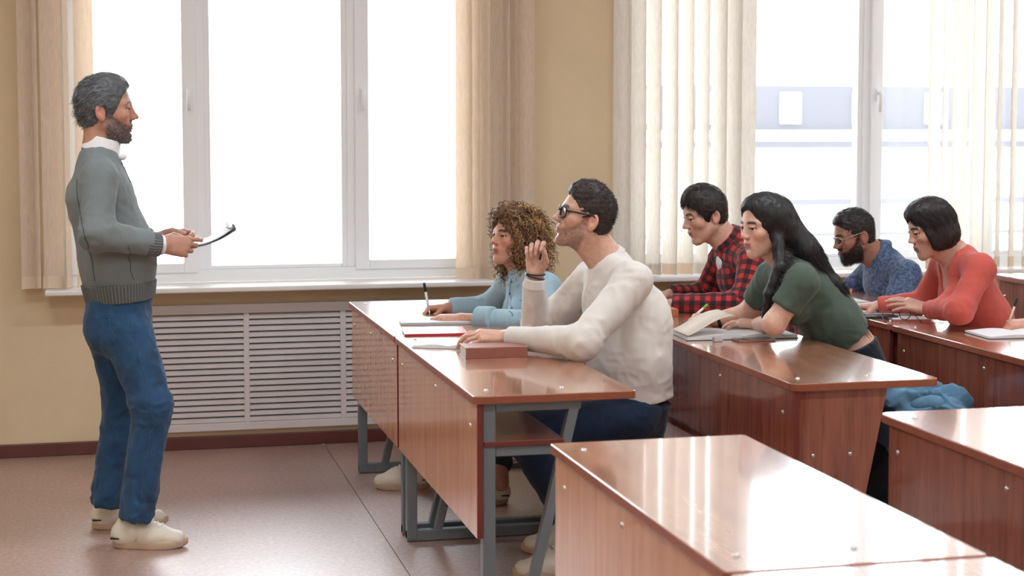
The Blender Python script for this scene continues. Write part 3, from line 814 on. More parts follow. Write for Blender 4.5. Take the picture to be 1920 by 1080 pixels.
def seam(t, b, pts, mat, r=.0014, name='seam', top=False, dots=False):
    """a stitched line laid on the garment made last (or the shirt), near side"""
    v = TOPV[0] if top else LASTV[0]; d = v - _C; z = d @ _F; u = 960 + FPX * (d @ _R) / z; w = 540 - SHIFT - FPX * (d @ _U) / z; out = []
    for (p, q) in pts:
        m_ = np.where(np.hypot(u - p, w - q) < 5)[0]
        if len(m_): out.append(v[m_[np.argmin(z[m_])]] + (_C - v[m_[np.argmin(z[m_])]]) * .0002)
    if dots:
        for p in out: MB().dome(p - b, .0055, .003, _C - p, 10, 3).build(name, mat, t)
    elif len(out) > 1: MB().tube([p - b for p in out], r, 6).build(name, mat, t)
def line(*pp):
    out = []
    for (a, c), (e, f) in zip(pp[:-1], pp[1:]):
        for k in range(8): out.append((a + (e - a) * k / 8, c + (f - c) * k / 8))
    return out + [pp[-1]]
def garment(name, prims, s, mat, parent, base, amp=.006, seed=3, bends=(), fab=False, colf=None, smooth_it=1):
    v, F_ = field_mesh(prims, s)
    fc = fabric_coords(v, prims) if fab else None
    nn = vnormals(v, F_)
    if amp: v = wrinkle(v, nn, amp, seed, bends=bends)
    col = colf(v) if colf else None
    LASTV[0] = v
    return link(name, npmesh(name, v - base, F_, col, fc), mat, parent)
M['skin'] = attrmat('skin', 0.48, 0.4, 0.0, 0.08, 500)
M['eye'] = attrmat('eyeball', 0.12, 0.6)
M['hair'] = attrmat('hair_strands', 0.5, 0.45, 0.0, 0.5, 260)
M['shoe'] = plain('shoe_leather', (226, 218, 204), 0.5, 0.06, 14)
M['sole'] = plain('shoe_sole', (196, 172, 150), 0.6, 0.06, 14)
M['lace'] = plain('shoe_lace', (238, 236, 232), 0.8, 0.04, 60)
M['denim'] = cloth('denim_blue', (44, 76, 110), .34, 700, .35)
M['denim_dark'] = cloth('denim_navy', (28, 42, 66), .3, 700, .35)
M['navy'] = cloth('navy_cotton', (22, 26, 36), .2, 700, .3)
def person(label, base):
    t = thing('person', label, 'person', base); return t, np.array(base, float)
def blend(a, b, t): return np.asarray(a, float) * (1 - t) + np.asarray(b, float) * t
def torso(hip, belly, chest, neck, shl, shr, dims, k=.05, infl=0.0, hemcap=True):
    """dims: half depth and width factor at hip, belly, chest"""
    sd = nrm(np.asarray(shr, float) - np.asarray(shl, float)); (h0, w0), (h1, w1), (h2, w2) = dims
    P = [cap(hip, belly, h0 + infl, h1 + infl, k, sd, (w0 + w1) / 2, capa=hemcap), cap(belly, chest, h1 + infl, h2 + infl, k, sd, (w1 + w2) / 2)]
    top = blend(neck, chest, .25)
    for s_ in (shl, shr): P += [cap(blend(top, s_, .18), blend(top, s_, .96), .058 + infl, .056 + infl, k)]
    P += [cap(chest, blend(neck, chest, .12), h2 * .86 + infl, .062 + infl, k, sd, 1.12)]
    return P
def arm(sh, el, wr, r=(.057, .046, .031), infl=.0, k=.03, capw=True, cut=1.0):
    return [cap(sh, el, r[0] + infl, r[1] + infl, k), cap(el, blend(el, wr, cut), r[1] + infl, (r[1] + (r[2] - r[1]) * cut) + infl, k, capb=capw)]
def body_core(H_, neck, chest, hip, arms, nr=.054, legs=()):
    P = H_.prims()
    P += [cap(H_.w((-.022, 0, -.045)), blend(neck, chest, .15), nr * H_.s * .98, nr * 1.10, .025), cap(H_.w((.022, 0, -.085)), blend(neck, chest, .35) , .026, .04, .03)]
    P += [cap(neck, chest, .055, .07, .03), cap(chest, hip, .07, .07, .03)]
    for sh, el, wr, rad in arms:
        P += [cap(chest, sh, .05, .042, .03), cap(sh, el, rad[0] - .004, rad[1] - .006, .02), cap(el, wr, rad[1] - .006, rad[2] - .004, .02)]
    for ch in legs:
        for a, b_ in zip(ch[:-1], ch[1:]): P += [cap(a[0], b_[0], a[1], b_[1], .02)]
    return P
def thin(v, F_, vis, g=.014):
    """coarser mesh where clothes cover the body"""
    hid = np.ones(len(v), bool)
    for p, r in vis: hid &= ((v - p) ** 2).sum(1) > r * r
    key = np.floor(v / g).astype(np.int64); key = (key[:, 0] * 73856093) ^ (key[:, 1] * 19349663) ^ (key[:, 2] * 83492791)
    key = np.where(hid, key * 2, np.arange(len(v)) * 2 + 1); _, inv = np.unique(key, return_inverse=True); n = inv.max() + 1
    c = np.bincount(inv, minlength=n); nv = np.stack([np.bincount(inv, v[:, a], n) / c for a in range(3)], 1)
    T = inv[np.concatenate([F_[:, [0, 1, 2]], F_[:, [0, 2, 3]]])]
    T = T[(T[:, 0] != T[:, 1]) & (T[:, 1] != T[:, 2]) & (T[:, 2] != T[:, 0])]
    _, ix = np.unique(np.sort(T, 1), axis=0, return_index=True); return nv, T[np.sort(ix)]
def skin_mesh(t, base, P, s, H_, **kw):
    whisk = kw.pop('whisk', None); vis = kw.pop('vis', ())
    v, F_ = field_mesh(P, s)
    if whisk:
        n, ln, cols = whisk; nn = vnormals(v, F_); L = H_.l(v)
        lips = (np.abs(L[:, 2] + .0585) < .0125) & (np.abs(L[:, 1]) < .021) & (L[:, 0] > .08)
        ok = np.where((beard_mask(L) > .55) & (np.linalg.norm(L, axis=1) < .17) & ~lips)[0]; g = np.random.default_rng(5); ix = g.choice(ok, n)
        dn = -H_.R[:, 2] * .9 + H_.R[:, 0] * .25
        sv, sf, per = strands(v[ix] - nn[ix] * .002, nn[ix], lambda p, q, f: q * (1.0 - .5 * f) + dn * f, ln * g.uniform(.5, 1.2, n) * np.where(L[ix, 2] > -.055, .55, 1.0), 3, .0006, .25, None, 5)
        c = np.array(cols[0]) + (np.array(cols[1]) - np.array(cols[0])) * g.uniform(0, 1, (n, 1)) ** 1.5
        link('beard', npmesh('beard', sv - base, sf, np.repeat(c, per, 0)), M['hair'], t)
    v, F_ = thin(v, F_, [(H_.o, .20 * H_.s)] + list(vis))
    return link('body', npmesh('body', v - base, F_, skin_color(v, H_, **kw)), M['skin'], t)
def sneaker(t, base, heel, toe, ank, w=.048, name='shoe', mat=None):
    """heel and toe on the floor line, ank the ankle point"""
    heel = np.asarray(heel, float); toe = np.asarray(toe, float); d = nrm(toe - heel); sd = np.cross(d, (0, 0, 1)); L = np.linalg.norm(toe - heel); up = np.array([0, 0, 1.0])
    a = lambda f, z: heel + d * L * f + up * z
    P = [cap(a(.14, .050), a(.52, .046), .040, .040, .03, sd, 1.0), cap(a(.52, .044), a(.86, .034), .040, .028, .03, sd, 1.25), cap(a(.15, .05), a(.20, .085), .036, .036, .03), cap(a(.3, .075), a(.62, .05), .028, .026, .03, sd, 1.2)]
    P += [ell(a(.20, .135), (.034, .034, .03), None, .008, 1), cap(a(0, -.03), a(1, -.03), .052, .052, .004, sd, 1.6, 1)]
    v, F_ = field_mesh(P, .005); sh = link(name, npmesh(name, v - base, F_), mat or M['shoe'], t)
    Q = [cap(a(.13, .016), a(.5, .016), .038, .037, .03, up, .42), cap(a(.5, .016), a(.87, .018), .040, .033, .03, up, .45)]
    Q = []
    poly = []
    for k in range(28):
        q = 2 * math.pi * k / 28; c, s_ = math.cos(q), math.sin(q)
        x = .5 + .5 * c; wd = np.interp(x, [0, .1, .35, .7, .92, 1], [.036, .043, .042, .054, .045, .032]); poly.append((heel + d * L * x + sd * s_ * wd))
    mb_ = MB(); n = len(poly); vs = []
    for z, e in ((0.0, .95), (.006, 1.0), (.026, 1.0), (.030, .97)):
        cc = heel + d * L * .5
        vs += [cc + (p - cc) * e + up * (z + (.010 * max(0, ((p - heel) @ d / L - .78) / .22) ** 2)) - base for p in poly]
    fs = [(j * n + k, j * n + (k + 1) % n, (j + 1) * n + (k + 1) % n, (j + 1) * n + k) for j in range(3) for k in range(n)] + [tuple(range(n))[::-1], tuple(range(3 * n, 4 * n))]
    mb_.add(vs, fs, True).build('sole', M['sole'], sh)
    lc = MB()
    for i in range(5):
        f = .38 + i * .066; z = np.interp(f, [.3, .45, .62, .8], [.112, .101, .083, .068]) + .004
        lc.tube([a(f, z - .016) + sd * .030 - base, a(f + .02, z) + sd * .012 - base, a(f + .02, z + .001) - sd * .012 - base, a(f, z - .016) - sd * .030 - base], .0032, 6)
    lc.build('lace', M['lace'], sh)
    for s_ in (-1, 1):
        for i in range(3):
            f = .36 + i * .075; st_ = MB()
            st_.tube([a(f + .05, .074) + sd * s_ * .040 - base, a(f + .02, .055) + sd * s_ * .0445 - base, a(f - .02, .034) + sd * s_ * .044 - base], .0032, 6)
            st_.build('side_stripe', M['shoe'], sh)
    MB().box(-.002, .030, -.0455, .0455, 0, .005, np.stack([d, sd, up], 1), a(.02, .040) - base).build('heel_mark', M['black'], sh)
    return sh

def tang(H_, p, d, inw=.05):
    """lay d along the skull at p"""
    n = p - H_.w((-.014, 0, .015)); r = np.linalg.norm(n, axis=1, keepdims=True); n = n / r; w = sstep(.19, .12, r)
    out = (n * d).sum(1, keepdims=True)
    return d - n * (np.maximum(out, 0) * w + inw * w)
def collar_shell(t, b, H_, neck, mat, f=.80, r=(.082, .064), h=.040, fab=False, gap=None, tilt=(0, 0, 0), name='collar', th=.005):
    a0 = H_.w((-.022, 0, -.045)); n = nrm(nrm(a0 - neck) + np.asarray(tilt)); c = blend(a0, neck, f) + H_.R[:, 0] * .004
    P = [cap(c - n * h * .5, c + n * h * .5, r[0], r[1], .004, capa=True, capb=True), cap(c - n * h * .7, c + n * h * .7, r[0] - th + (r[0] - r[1]) * .2, r[1] - th - (r[0] - r[1]) * .2, .003, op=1)]
    if gap is not None: P.append(ell(gap, (.026, .026, .05), None, .004, 1))
    return garment(name, P, .0028, mat, t, b, .0, 6, fab=fab)
def crop_hair(t, base, H_, cols, n=3000, length=.03, infl=.010, vol=.0, front=.085, nape=-.065, comb_=(-.8, 0, -.25), lift=.35, jit=.18, seed=1, fade=0.0, r0=.0008, side_z=-.03, seg=3):
    """short hair: a shell over the skull with its hairline, and strands"""
    e = infl
    P = [H_.E((-.012, 0, .032), (.091 + e, .077 + e - fade, .087 + e), .012), H_.E((.012, 0, .078 + vol * .5), (.066, .060, .040 + vol), .03)]
    P += [H_.E((-.038, 0, -.02), (.050 + e * .7, .062 + e * .5, .066), .02)]
    P += [H_.E((.102, 0, -.052), (.076, .14, .052 + front), .010, 1), H_.E((-.002, 0, -.140), (.14, .14, .140 + nape + .0), .012, 1)]
    for y in (-1, 1): P += [H_.E((-.006, y * .092, -.032), (.030, .034, .042), .008, 1)]
    R_ = H_.R; cdir = R_ @ np.array(comb_)
    return hair(t, base, P, .0040, lambda p, q, f: tang(H_, p, np.tile(cdir, (len(p), 1)), .0) + q * (lift * (1 - f)), n, length, seg, r0, jit, cols, seed=seed, amp=.003)
# ---------------------------------------------------------------- the standing teacher
def teacher():
    y = 6.2; base = A(235, 1010, 6.18) * [1, 1, 0]
    t, b = person('grey haired bearded man in grey sweater and jeans standing with a clipboard', base)
    H_ = Head(A(198, 205, y), (1, -.02, -.05), 1.0)
    hip, belly, chest, neck = A(224, 545, y), A(221, 495, y), A(188, 372, y), A(186, 285, y)
    shR, elR, wrR = A(186, 335, 6.03), A(182, 440, 5.96), A(299, 459, 6.03)
    shL, elL, wrL = A(196, 335, 6.38), A(205, 440, 6.44), A(296, 450, 6.36)
    ar = (.062, .056, .040)
    P = body_core(H_, neck, chest, hip, [(shR, elR, A(306, 459, 6.03), (.05, .045, .031)), (shL, elL, A(303, 450, 6.35), (.05, .045, .031))])
    hand(P, A(304, 459, 6.035), (1, .18, -.10), (.1, -1, .18), 'R', 1.0, ((20, 30, 22), (42, 45, 25), (55, 58, 30), (64, 66, 35)), 3, [(.020, .024, -.006), (.046, .040, -.020), (.072, .036, -.032), (.092, .030, -.038)])
    hand(P, A(302, 448, 6.36), (1, -.25, .02), (.1, 1, .2), 'L', 1.0, ((35, 45, 25),) * 4, 3, [(.020, .024, -.006), (.050, .038, -.022), (.078, .036, -.036), (.100, .032, -.042)])
    sk = lin(190, 142, 122)
    skin_mesh(t, b, P, .0031, H_, vis=[(wrR, .24), (wrL, .24)], skin=sk, lip=lin(168, 100, 90), brow=lin(62, 54, 50), beard=lin(70, 66, 66), stubble=.8, whisk=(3000, .009, (lin(60, 58, 60), lin(176, 174, 174))))
    eyes(H_, t, b, lin(70, 90, 100))
    crop_hair(t, b, H_, (lin(62, 65, 70), lin(176, 178, 180)), 5000, .024, .007, .006, .085, -.062, (-.85, 0, -.45), .14, .16, 3)
    tp = torso(hip, belly, chest, neck, shL, shR, ((.116, 1.19), (.127, 1.18), (.118, 1.28)), .05)
    tp += arm(shR, elR, wrR, ar, cut=.86) + arm(shL, elL, wrL, ar, cut=.86)
    tp += [ell(A(244, 460, y), (.07, .12, .10), None, .06), H_.E((-.002, 0, -.118), (.062, .062, .045), .006, 1)]
    M['sweater_grey'] = cloth('sweater_grey', (122, 130, 132), .08, 800, .3)
    M['rib_grey'] = rib('sweater_rib_grey', (116, 122, 122), 620)
    garment('sweater', tp, .006, M['sweater_grey'], t, b, .009, 11, [(elR, .10, 1.3), (belly, .12, .6)])
    dk = plain('seam_dark', (64, 70, 74), .9); seam(t, b, line((139, 335), (141, 372), (150, 420), (162, 462), (170, 500), (174, 530)), dk); seam(t, b, line((243, 465), (248, 505), (254, 528)), dk, .001)
    seam(t, b, line((232, 305), (240, 318), (250, 342)), dk, .0025, 'neckline')
    sd = nrm(shR - shL)
    garment('hem_band', [cap(A(223, 529, y), A(226, 563, y), .1365, .125, .01, sd, 1.2, capa=True, capb=True)], .0042, M['rib_grey'], t, b, .001, 1, fab=True)
    garment('cuff', [cap(A(274, 457, 6.015), wrR, .0455, .043, .01, capa=True, capb=True)], .003, M['rib_grey'], t, b, .0, 1, fab=True)
    garment('shirt_cuff', [cap(A(296, 459, 6.025), A(305, 459, 6.032), .036, .037, .01, capa=True, capb=True)], .003, M.setdefault('shirt_white', cloth('shirt_white', (236, 236, 238), .04)), t, b, 0)
    collar_shell(t, b, H_, A(190, 283, y), M['shirt_white'], .80, (.072, .061), .056, tilt=(.34, 0, 0))
    garment('collar_point', [ell(A(229, 294, 6.165), (.017, .012, .013), None, .012)], .003, M['shirt_white'], t, b, 0)
    garment('collar_point', [ell(A(229, 294, 6.235), (.017, .012, .013), None, .012)], .003, M['shirt_white'], t, b, 0)
    lg = lambda pts, r: [cap(pts[0], pts[1], r[0], r[1], .03), cap(pts[1], pts[2], r[1], r[2], .03, capb=True)]
    jp = [cap(A(224, 552, y), A(222, 612, y), .116, .118, .04, sd, 1.22, capa=True)]
    kR, kL = A(286, 762, 6.06), A(229, 748, 6.30)
    jp += lg([A(240, 625, 6.10), kR, A(255, 974, 6.06)], (.091, .068, .057)) + lg([A(214, 625, 6.29), kL, A(199, 946, 6.31)], (.091, .066, .052))
    jp += [ell(A(196, 612, 6.13), (.06, .07, .085), None, .05), ell(A(196, 612, 6.27), (.06, .07, .085), None, .05)]
    garment('jeans', jp, .0058, M['denim'], t, b, .014, 21, [(kR, .12, 1.2), (kL, .12, 1.2), (A(255, 950, 6.06), .10, 1.5), (A(199, 930, 6.31), .10, 1.4)])
    lt = plain('stitch_blue', (72, 102, 132), .9); seam(t, b, line((247, 592), (262, 660), (286, 740), (287, 800), (272, 880), (262, 960)), lt, .0008); seam(t, b, line((164, 590), (200, 594), (212, 640), (208, 650), (190, 640)), lt, .0008); seam(t, b, line((262, 572), (288, 640), (296, 650)), lt, .0008)
    z = np.array([1, 1, 0.0])
    sneaker(t, b, Oz(211, 1026, 0), Oz(353, 1026, 0), None)
    sneaker(t, b, Oz(172, 992, 0), Oz(316, 984, 0), None)
    # clipboard
    o, e = A(322, 470, 6.2), A(442, 438, 6.2); d = nrm(e - o); up = np.cross(d, (0, 1, 0)); up = up if up[2] > 0 else -up; L = np.linalg.norm(e - o)
    cb = thing('clipboard', 'dark clipboard with white sheets held by the standing man', 'clipboard', o)
    def sheet(name, x0, x1, w, z0, z1, mat, curve=0, off=0):
        q = MB(); vs = []; n = 8
        for i in range(n + 1):
            x = x0 + (x1 - x0) * i / n; c = curve * (i / n - .5) ** 2
            for yy in (-w, w):
                for zz in (z0, z1): vs.append(d * x + np.array([0, yy + off, 0]) + up * (zz + c))
        fs = [(4 * i + a, 4 * i + c_, 4 * i + 4 + c_, 4 * i + 4 + a) for i in range(n) for a, c_ in ((0, 1), (1, 3), (3, 2), (2, 0))] + [(0, 2, 3, 1), (4 * n, 4 * n + 1, 4 * n + 3, 4 * n + 2)]
        q.add(vs, fs); return q.build(name, mat, cb)
    sheet('board', 0, L, .112, -.004, 0, plain('clipboard_grey', (74, 84, 96), .5), .10)
    sheet('paper', .0, L * .93, .104, .0012, .0045, M['white'], .10)
    q = MB()
    rr = [d * (L - .012 + .013 * math.cos(a)) + up * (.032 + .015 * math.sin(a)) for a in np.linspace(-1.9, 2.9, 12)]
    vs = [p + np.array([0, yy, 0]) * 1 for p in rr for yy in (-.108, .108)] + [p * 1 + up * -.0012 + np.array([0, yy, 0]) for p in rr for yy in (-.108, .108)]
    n = len(rr); fs = [(2 * i, 2 * i + 1, 2 * i + 3, 2 * i + 2) for i in range(n - 1)] + [(2 * n + 2 * i, 2 * n + 2 * i + 2, 2 * n + 2 * i + 3, 2 * n + 2 * i + 1) for i in range(n - 1)]
    q.add(vs, fs, True).build('rolled_sheet', M['white'], cb)
teacher()
# ---------------------------------------------------------------- man in the white sweater
def man():
    yc = 5.5; base = A(1180, 800, yc) * [1, 1, 0]
    t, b = person('man in glasses and off white sweater looking up with a raised hand', base)
    H_ = Head(A(1098, 407, yc), (-1, .10, .20), .95)
    hip, belly, chest, neck = A(1186, 748, yc), A(1178, 668, yc), A(1158, 562, yc), A(1143, 492, yc)
    shL, elL, wrL = A(1188, 528, 5.32), A(1092, 641, 5.24), A(972, 634, 5.48)
    shR, elR, wrR = A(1112, 522, 5.70), A(1008, 622, 5.80), A(1000, 530, 5.70)
    P = body_core(H_, neck, chest, hip, [(shL, elL, A(952, 632, 5.51), (.05, .044, .031)), (shR, elR, A(1004, 514, 5.695), (.05, .044, .031))], .056)
    hand(P, A(948, 631, 5.515), (-1, .25, .02), (.0, -.35, 1), 'L', .98, ((14, 26, 18), (16, 30, 20), (18, 32, 22), (22, 34, 24)), 5, [(.020, .022, -.010), (.050, .040, -.016), (.076, .044, -.014), (.096, .042, -.014)])
    hand(P, A(1003, 515, 5.695), (.06, .02, 1), (.42, .9, 0), 'R', .95, ((42, 66, 40), (52, 84, 45), (56, 90, 45), (56, 92, 45)), 6, [(.020, .024, -.006), (.052, .044, -.022), (.080, .040, -.038), (.100, .030, -.046)])
    skin_mesh(t, b, P, .0031, H_, vis=[(wrR, .24), (wrL, .24)], skin=lin(210, 166, 146), lip=lin(190, 120, 108), brow=lin(60, 44, 38), beard=lin(86, 64, 54), stubble=.62)
    eyes(H_, t, b, lin(90, 110, 120))
    crop_hair(t, b, H_, (lin(34, 28, 28), lin(84, 66, 56)), 4500, .012, .004, .012, .085, -.045, (-.7, 0, -.2), .5, .25, 5, fade=.003)
    tp = torso(hip, belly, chest, neck, shL, shR, ((.138, 1.18), (.136, 1.15), (.118, 1.34)), .05)
    ar = (.064, .056, .038)
    tp += arm(shL, elL, wrL, ar) + arm(shR, elR, wrR, ar) + [ell(A(1215, 600, yc), (.075, .14, .11), None, .06), H_.E((-.004, 0, -.128), (.066, .066, .05), .006, 1)]
    M['sweater_white'] = cloth('sweater_white', (222, 216, 210), .05, 800, .3)
    garment('sweater', tp, .006, M['sweater_white'], t, b, .010, 31, [(elL, .11, 1.3), (elR, .10, 1.3), (belly, .14, .9), (hip, .12, 1.1)])
    garment('cuff', [cap(A(984, 634, 5.455), A(956, 632, 5.505), .040, .037, .01, capa=True, capb=True)], .003, M['sweater_white'], t, b, .001)
    garment('cuff', [cap(A(1001, 540, 5.705), A(1003, 522, 5.697), .040, .037, .01, capa=True, capb=True)], .003, M['sweater_white'], t, b, .001)
    collar_shell(t, b, H_, neck, M['sweater_white'], .86, (.074, .064), .022, name='neck_band', th=.006)
    lg = [A(1192, 776, yc)]
    kL, kR = A(985, 815, 5.36), A(975, 812, 5.66)
    jp = [cap(A(1190, 752, yc), A(1188, 790, yc), .125, .110, .04, nrm(shR - shL), 1.22, capa=True)]
    for hp, kn, an in ((A(1180, 785, 5.40), kL, A(1075, 985, 5.34)), (A(1180, 785, 5.60), kR, A(1085, 950, 5.66))):
        jp += [cap(hp, kn, .088, .070, .04), cap(kn, an, .068, .052, .03, capb=True)]
    garment('jeans', jp, .007, M['denim_dark'], t, b, .009, 41, [(kL, .12, 1.2)])
    for kn, an in ((kL, A(1075, 985, 5.34)), (kR, A(1085, 950, 5.66))):
        h0 = np.array([an[0] + .06, an[1], 0]); sneaker(t, b, h0, h0 + np.array([-.27, 0.02, 0]), None)
    garment('bracelet', [tor(A(1004, 513, 5.695), (.05, -.1, 1), .034, .0028, .002), tor(A(1003, 519, 5.697), (.25, -.1, 1), .034, .0028, .002)], .002, M['black'], t, b, 0)
    specs('black framed eyeglasses worn by the man in off white', H_, M['black'], .0032, 'square')
def specs(label, H_, mat, r, shape, lens=True):
    o = H_.w((.1, 0, .0)); g_ = thing('eyeglasses', label, 'glasses', o)
    f = MB(); cx = .100
    for y in (-1, 1):
        pts = []
        for k in range(20):
            a = 2 * math.pi * k / 20; c, s_ = math.cos(a), math.sin(a); p = 3.5 if shape == 'square' else 2.0
            n_ = (abs(c) ** p + abs(s_) ** p) ** (-1 / p)
            pts.append(H_.w((cx - .004 - .012 * abs(n_ * c * .024 * 1 + 0) / .024 * (1 if c * 1 > 0 else 0), y * (.033 + .024 * n_ * c), .004 + .019 * n_ * s_)) - o)
        f.tube(pts, r, 8, closed=True)
        if lens:
            q = MB(); q.add([p for p in pts], [tuple(range(20))]); q.add([p - H_.R[:, 0] * .0015 for p in pts], [tuple(range(20))[::-1]]); q.build('lens', M['glass'], g_)
        MB().tube([H_.w((cx - .012, y * .058, .010)) - o, H_.w((.05, y * .074, .012)) - o, H_.w((-.010, y * .082, .012)) - o, H_.w((-.034, y * .079, -.006)) - o], r * .95, 8).build('temple', mat, g_)
    f.tube([H_.w((cx - .002, .010, .009)) - o, H_.w((cx + .002, 0, .011)) - o, H_.w((cx - .002, -.010, .009)) - o], r, 8).build('front_frame', mat, g_)
man()
# ---------------------------------------------------------------- the other seated students
def seated(label, yc, head, spine, armL, armR, skin, top, dims, hands, sleeve=1.0, arr=(.060, .052, .036), legs=None, sk=None, voxel=.0034, gv=.0062, vis=(), hairf=None, bend=1.0, amp=.009, seed=1, extra_top=(), extra_skin=(), pants=None, fab=False, nr=.054, iris=(70, 50, 40), top_name='shirt', skin_arm=(.046, .040, .029), skin_torso=None):
    H_ = head; hip, belly, chest, neck = [A(u, v, yc) for u, v in spine]
    base = hip * [1, 1, 0]; t, b = person(label, base)
    L_ = [A(*p) for p in armL]; R_ = [A(*p) for p in armR]
    P = body_core(H_, neck, chest, hip, [(L_[0], L_[1], L_[2], skin_arm), (R_[0], R_[1], R_[2], skin_arm)], nr, legs=legs or ())
    for side, wr, X, Bk, sc, curl, sp, th in hands: hand(P, wr, X, Bk, side, sc, curl, sp, th)
    P += list(extra_skin)
    sv = min(sleeve) if isinstance(sleeve, tuple) else sleeve
    skin_mesh(t, b, P, voxel, H_, vis=[(L_[2], .22), (R_[2], .22)] + ([(L_[1], .2), (R_[1], .2)] if sv < .9 else []) + list(vis), **skin)
    eyes(H_, t, b, lin(*iris))
    if hairf: hairf(t, b, H_)
    tp = torso(hip, belly, chest, neck, L_[0], R_[0], dims, .05)
    for a, s_ in ((L_, sleeve if not isinstance(sleeve, tuple) else sleeve[0]), (R_, sleeve if not isinstance(sleeve, tuple) else sleeve[1])):
        if s_ > 0: tp += arm(a[0], a[1], a[2], arr, cut=s_)
        else: tp += [cap(a[0], blend(a[0], a[1], -s_), arr[0], arr[0] * .96, .03, capb=True)]
    tp += list(extra_top) + [H_.E((-.004, 0, -.128), (.064, .064, .05), .006, 1)]
    garment(top_name, tp, gv, top, t, b, amp, seed, [(L_[1], .10, 1.3), (R_[1], .10, 1.3), (belly, .13, .9)], fab=fab)
    TOPV[0] = LASTV[0]
    if pants is not None:
        sd = nrm(R_[0] - L_[0]); jp = [cap(blend(hip, belly, .2), hip + np.array([.02, 0, -.07]), .115, .105, .04, sd, 1.25)]
        for s_, ch in zip((-1, 1), pants[1]):
            hp = hip + np.array([0, s_ * .09, -.09]); kn, an = A(*ch[0]), A(*ch[1])
            jp += [cap(hp, kn, .082, .066, .04), cap(kn, an, .064, .05, .03, capb=True)]
        garment('trousers', jp, .009, pants[0], t, b, .008, seed + 4)
        for ch in pants[1]:
            if len(ch) > 2: h0 = np.array(ch[2][0]); sneaker(t, b, h0, np.array(ch[2][1]), None)
            else:
                an = A(*ch[1]); h0 = np.array([an[0] + .06, an[1], 0.0]); sneaker(t, b, h0, h0 + np.array([-.26, 0, 0]), None)
    return t, b, H_
def dirv(deg, up): a = math.radians(deg); return (-math.cos(a), -math.sin(a), up)      # turned deg towards the aisle
def legs_of(hipx, y, kx=-.40, ax=-.30):   # knees and ankles under the desk, in room coordinates
    return hipx
def px(p):                                # room point to (u, v, y)
    d = np.asarray(p, float) - _C; z = d @ _F
    return (960 + FPX * (d @ _R) / z, 540 - SHIFT - FPX * (d @ _U) / z, p[1])
def std_legs(hip, dx=-.40, ax=-.26, dy=.10):
    return [[px((hip[0] + dx, hip[1] + s_ * dy, .50)), px((hip[0] + ax, hip[1] + s_ * dy, .085))] for s_ in (-1, 1)]

# curly haired woman in pale denim
def curly_hair(t, b, H_):
    P = [H_.E((-.014, 0, .036), (.108, .094, .096), .02), H_.E((-.045, 0, -.035), (.090, .105, .100), .04), H_.E((-.045, .0, -.095), (.075, .10, .075), .04), H_.E((.03, 0, .10), (.062, .07, .034), .03)]
    P += [H_.E((.100, 0, -.048), (.088, .082, .120), .012, 1), H_.E((.07, 0, -.13), (.09, .075, .09), .012, 1)]
    dn = np.array([0, 0, -1.0])
    def df(p, q, f): return q * (.70 - .40 * f) + dn * (.30 + .9 * f) - H_.R[:, 0] * .45
    g_ = hair(t, b, P, .0050, df, 1300, .075, 15, .0021, .18, (lin(74, 46, 32), lin(214, 166, 108)), curl=(.0075, 2.8), seed=9, amp=.012, freq=(50, 50, 50), sel=lambda v: (H_.l(v)[:, 0] < .072) | (H_.l(v)[:, 2] > .095))
h = A(963, 446, 6.45)
M['denim_pale'] = cloth('denim_pale', (158, 186, 200), .10, 700, .3)
hipc = A(1050, 735, 6.45)
t, b, H_ = seated('curly haired woman in a pale blue denim shirt writing', 6.45, Head(h, dirv(22, .10), .92, fem=1.0),
    [(1050, 735), (1030, 650), (1002, 568), (987, 512)], [(1024, 540, 6.27), (1008, 606, 6.14), (866, 599, 6.36)], [(958, 533, 6.62), (918, 578, 6.74), (838, 578, 6.72)],
    dict(skin=lin(200, 148, 124), lip=lin(168, 92, 88), brow=lin(50, 36, 30), blush=.16), M['denim_pale'], ((.118, 1.2), (.11, 1.2), (.10, 1.34)),
    [('L', A(866, 598, 6.36), (-1, .12, -.02), (0, -.3, 1), .90, ((22, 34, 20),) * 4, 5, None), ('R', A(838, 577, 6.72), (-1, -.10, -.05), (.1, .35, 1), .88, WRITE, 3, TH_WRITE)],
    sleeve=(.70, .92), arr=(.056, .05, .040), hairf=curly_hair, seed=51, vis=[(A(938, 890, 6.42), .08)], iris=(90, 70, 50),
    extra_top=[ell(A(975, 590, 6.37), (.05, .05, .055), None, .05), ell(A(965, 588, 6.53), (.05, .05, .055), None, .05)],
    pants=(M['denim_dark'], [[(930, 822, 6.32), (938, 872, 6.42), (Oz(953, 944, 0), Oz(953, 944, 0) + np.array([-.24, .02, 0]))], [(925, 815, 6.58), (800, 868, 6.84), (Oz(806, 914, 0), Oz(806, 914, 0) + np.array([-.24, .03, 0]))]]),
    legs=[[(hipc, .05), (A(930, 825, 6.34), .045), (A(938, 905, 6.42), .036)], [(hipc, .05), (A(925, 815, 6.58), .045), (A(800, 895, 6.84), .034)]])
db = plain('denim_seam', (104, 140, 162), .9)
seam(t, b, line((956, 512), (951, 545), (958, 590)), db, .0022, 'placket', True); seam(t, b, [(955, 530), (952, 552), (956, 574)], plain('button_dark', (70, 70, 84), .4), name='button', top=True, dots=True)
seam(t, b, line((972, 560), (992, 556), (990, 584)), db, .0012, 'pocket_seam', True)
for w0, w1 in (((925, 599, 6.245), (898, 599, 6.295)), ((858, 578, 6.725), (845, 578, 6.722))):
    garment('rolled_cuff', [cap(A(*w0), A(*w1), .050 if w0[0] > 900 else .042, .052 if w0[0] > 900 else .042, .01, capa=True, capb=True)], .0035, M['denim_pale'], t, b, .004, 5)
collar_shell(t, b, H_, A(987, 512, 6.45), M['denim_pale'], .80, (.084, .062), .046, gap=H_.w((.085, 0, -.16)), tilt=(-.15, 0, 0))

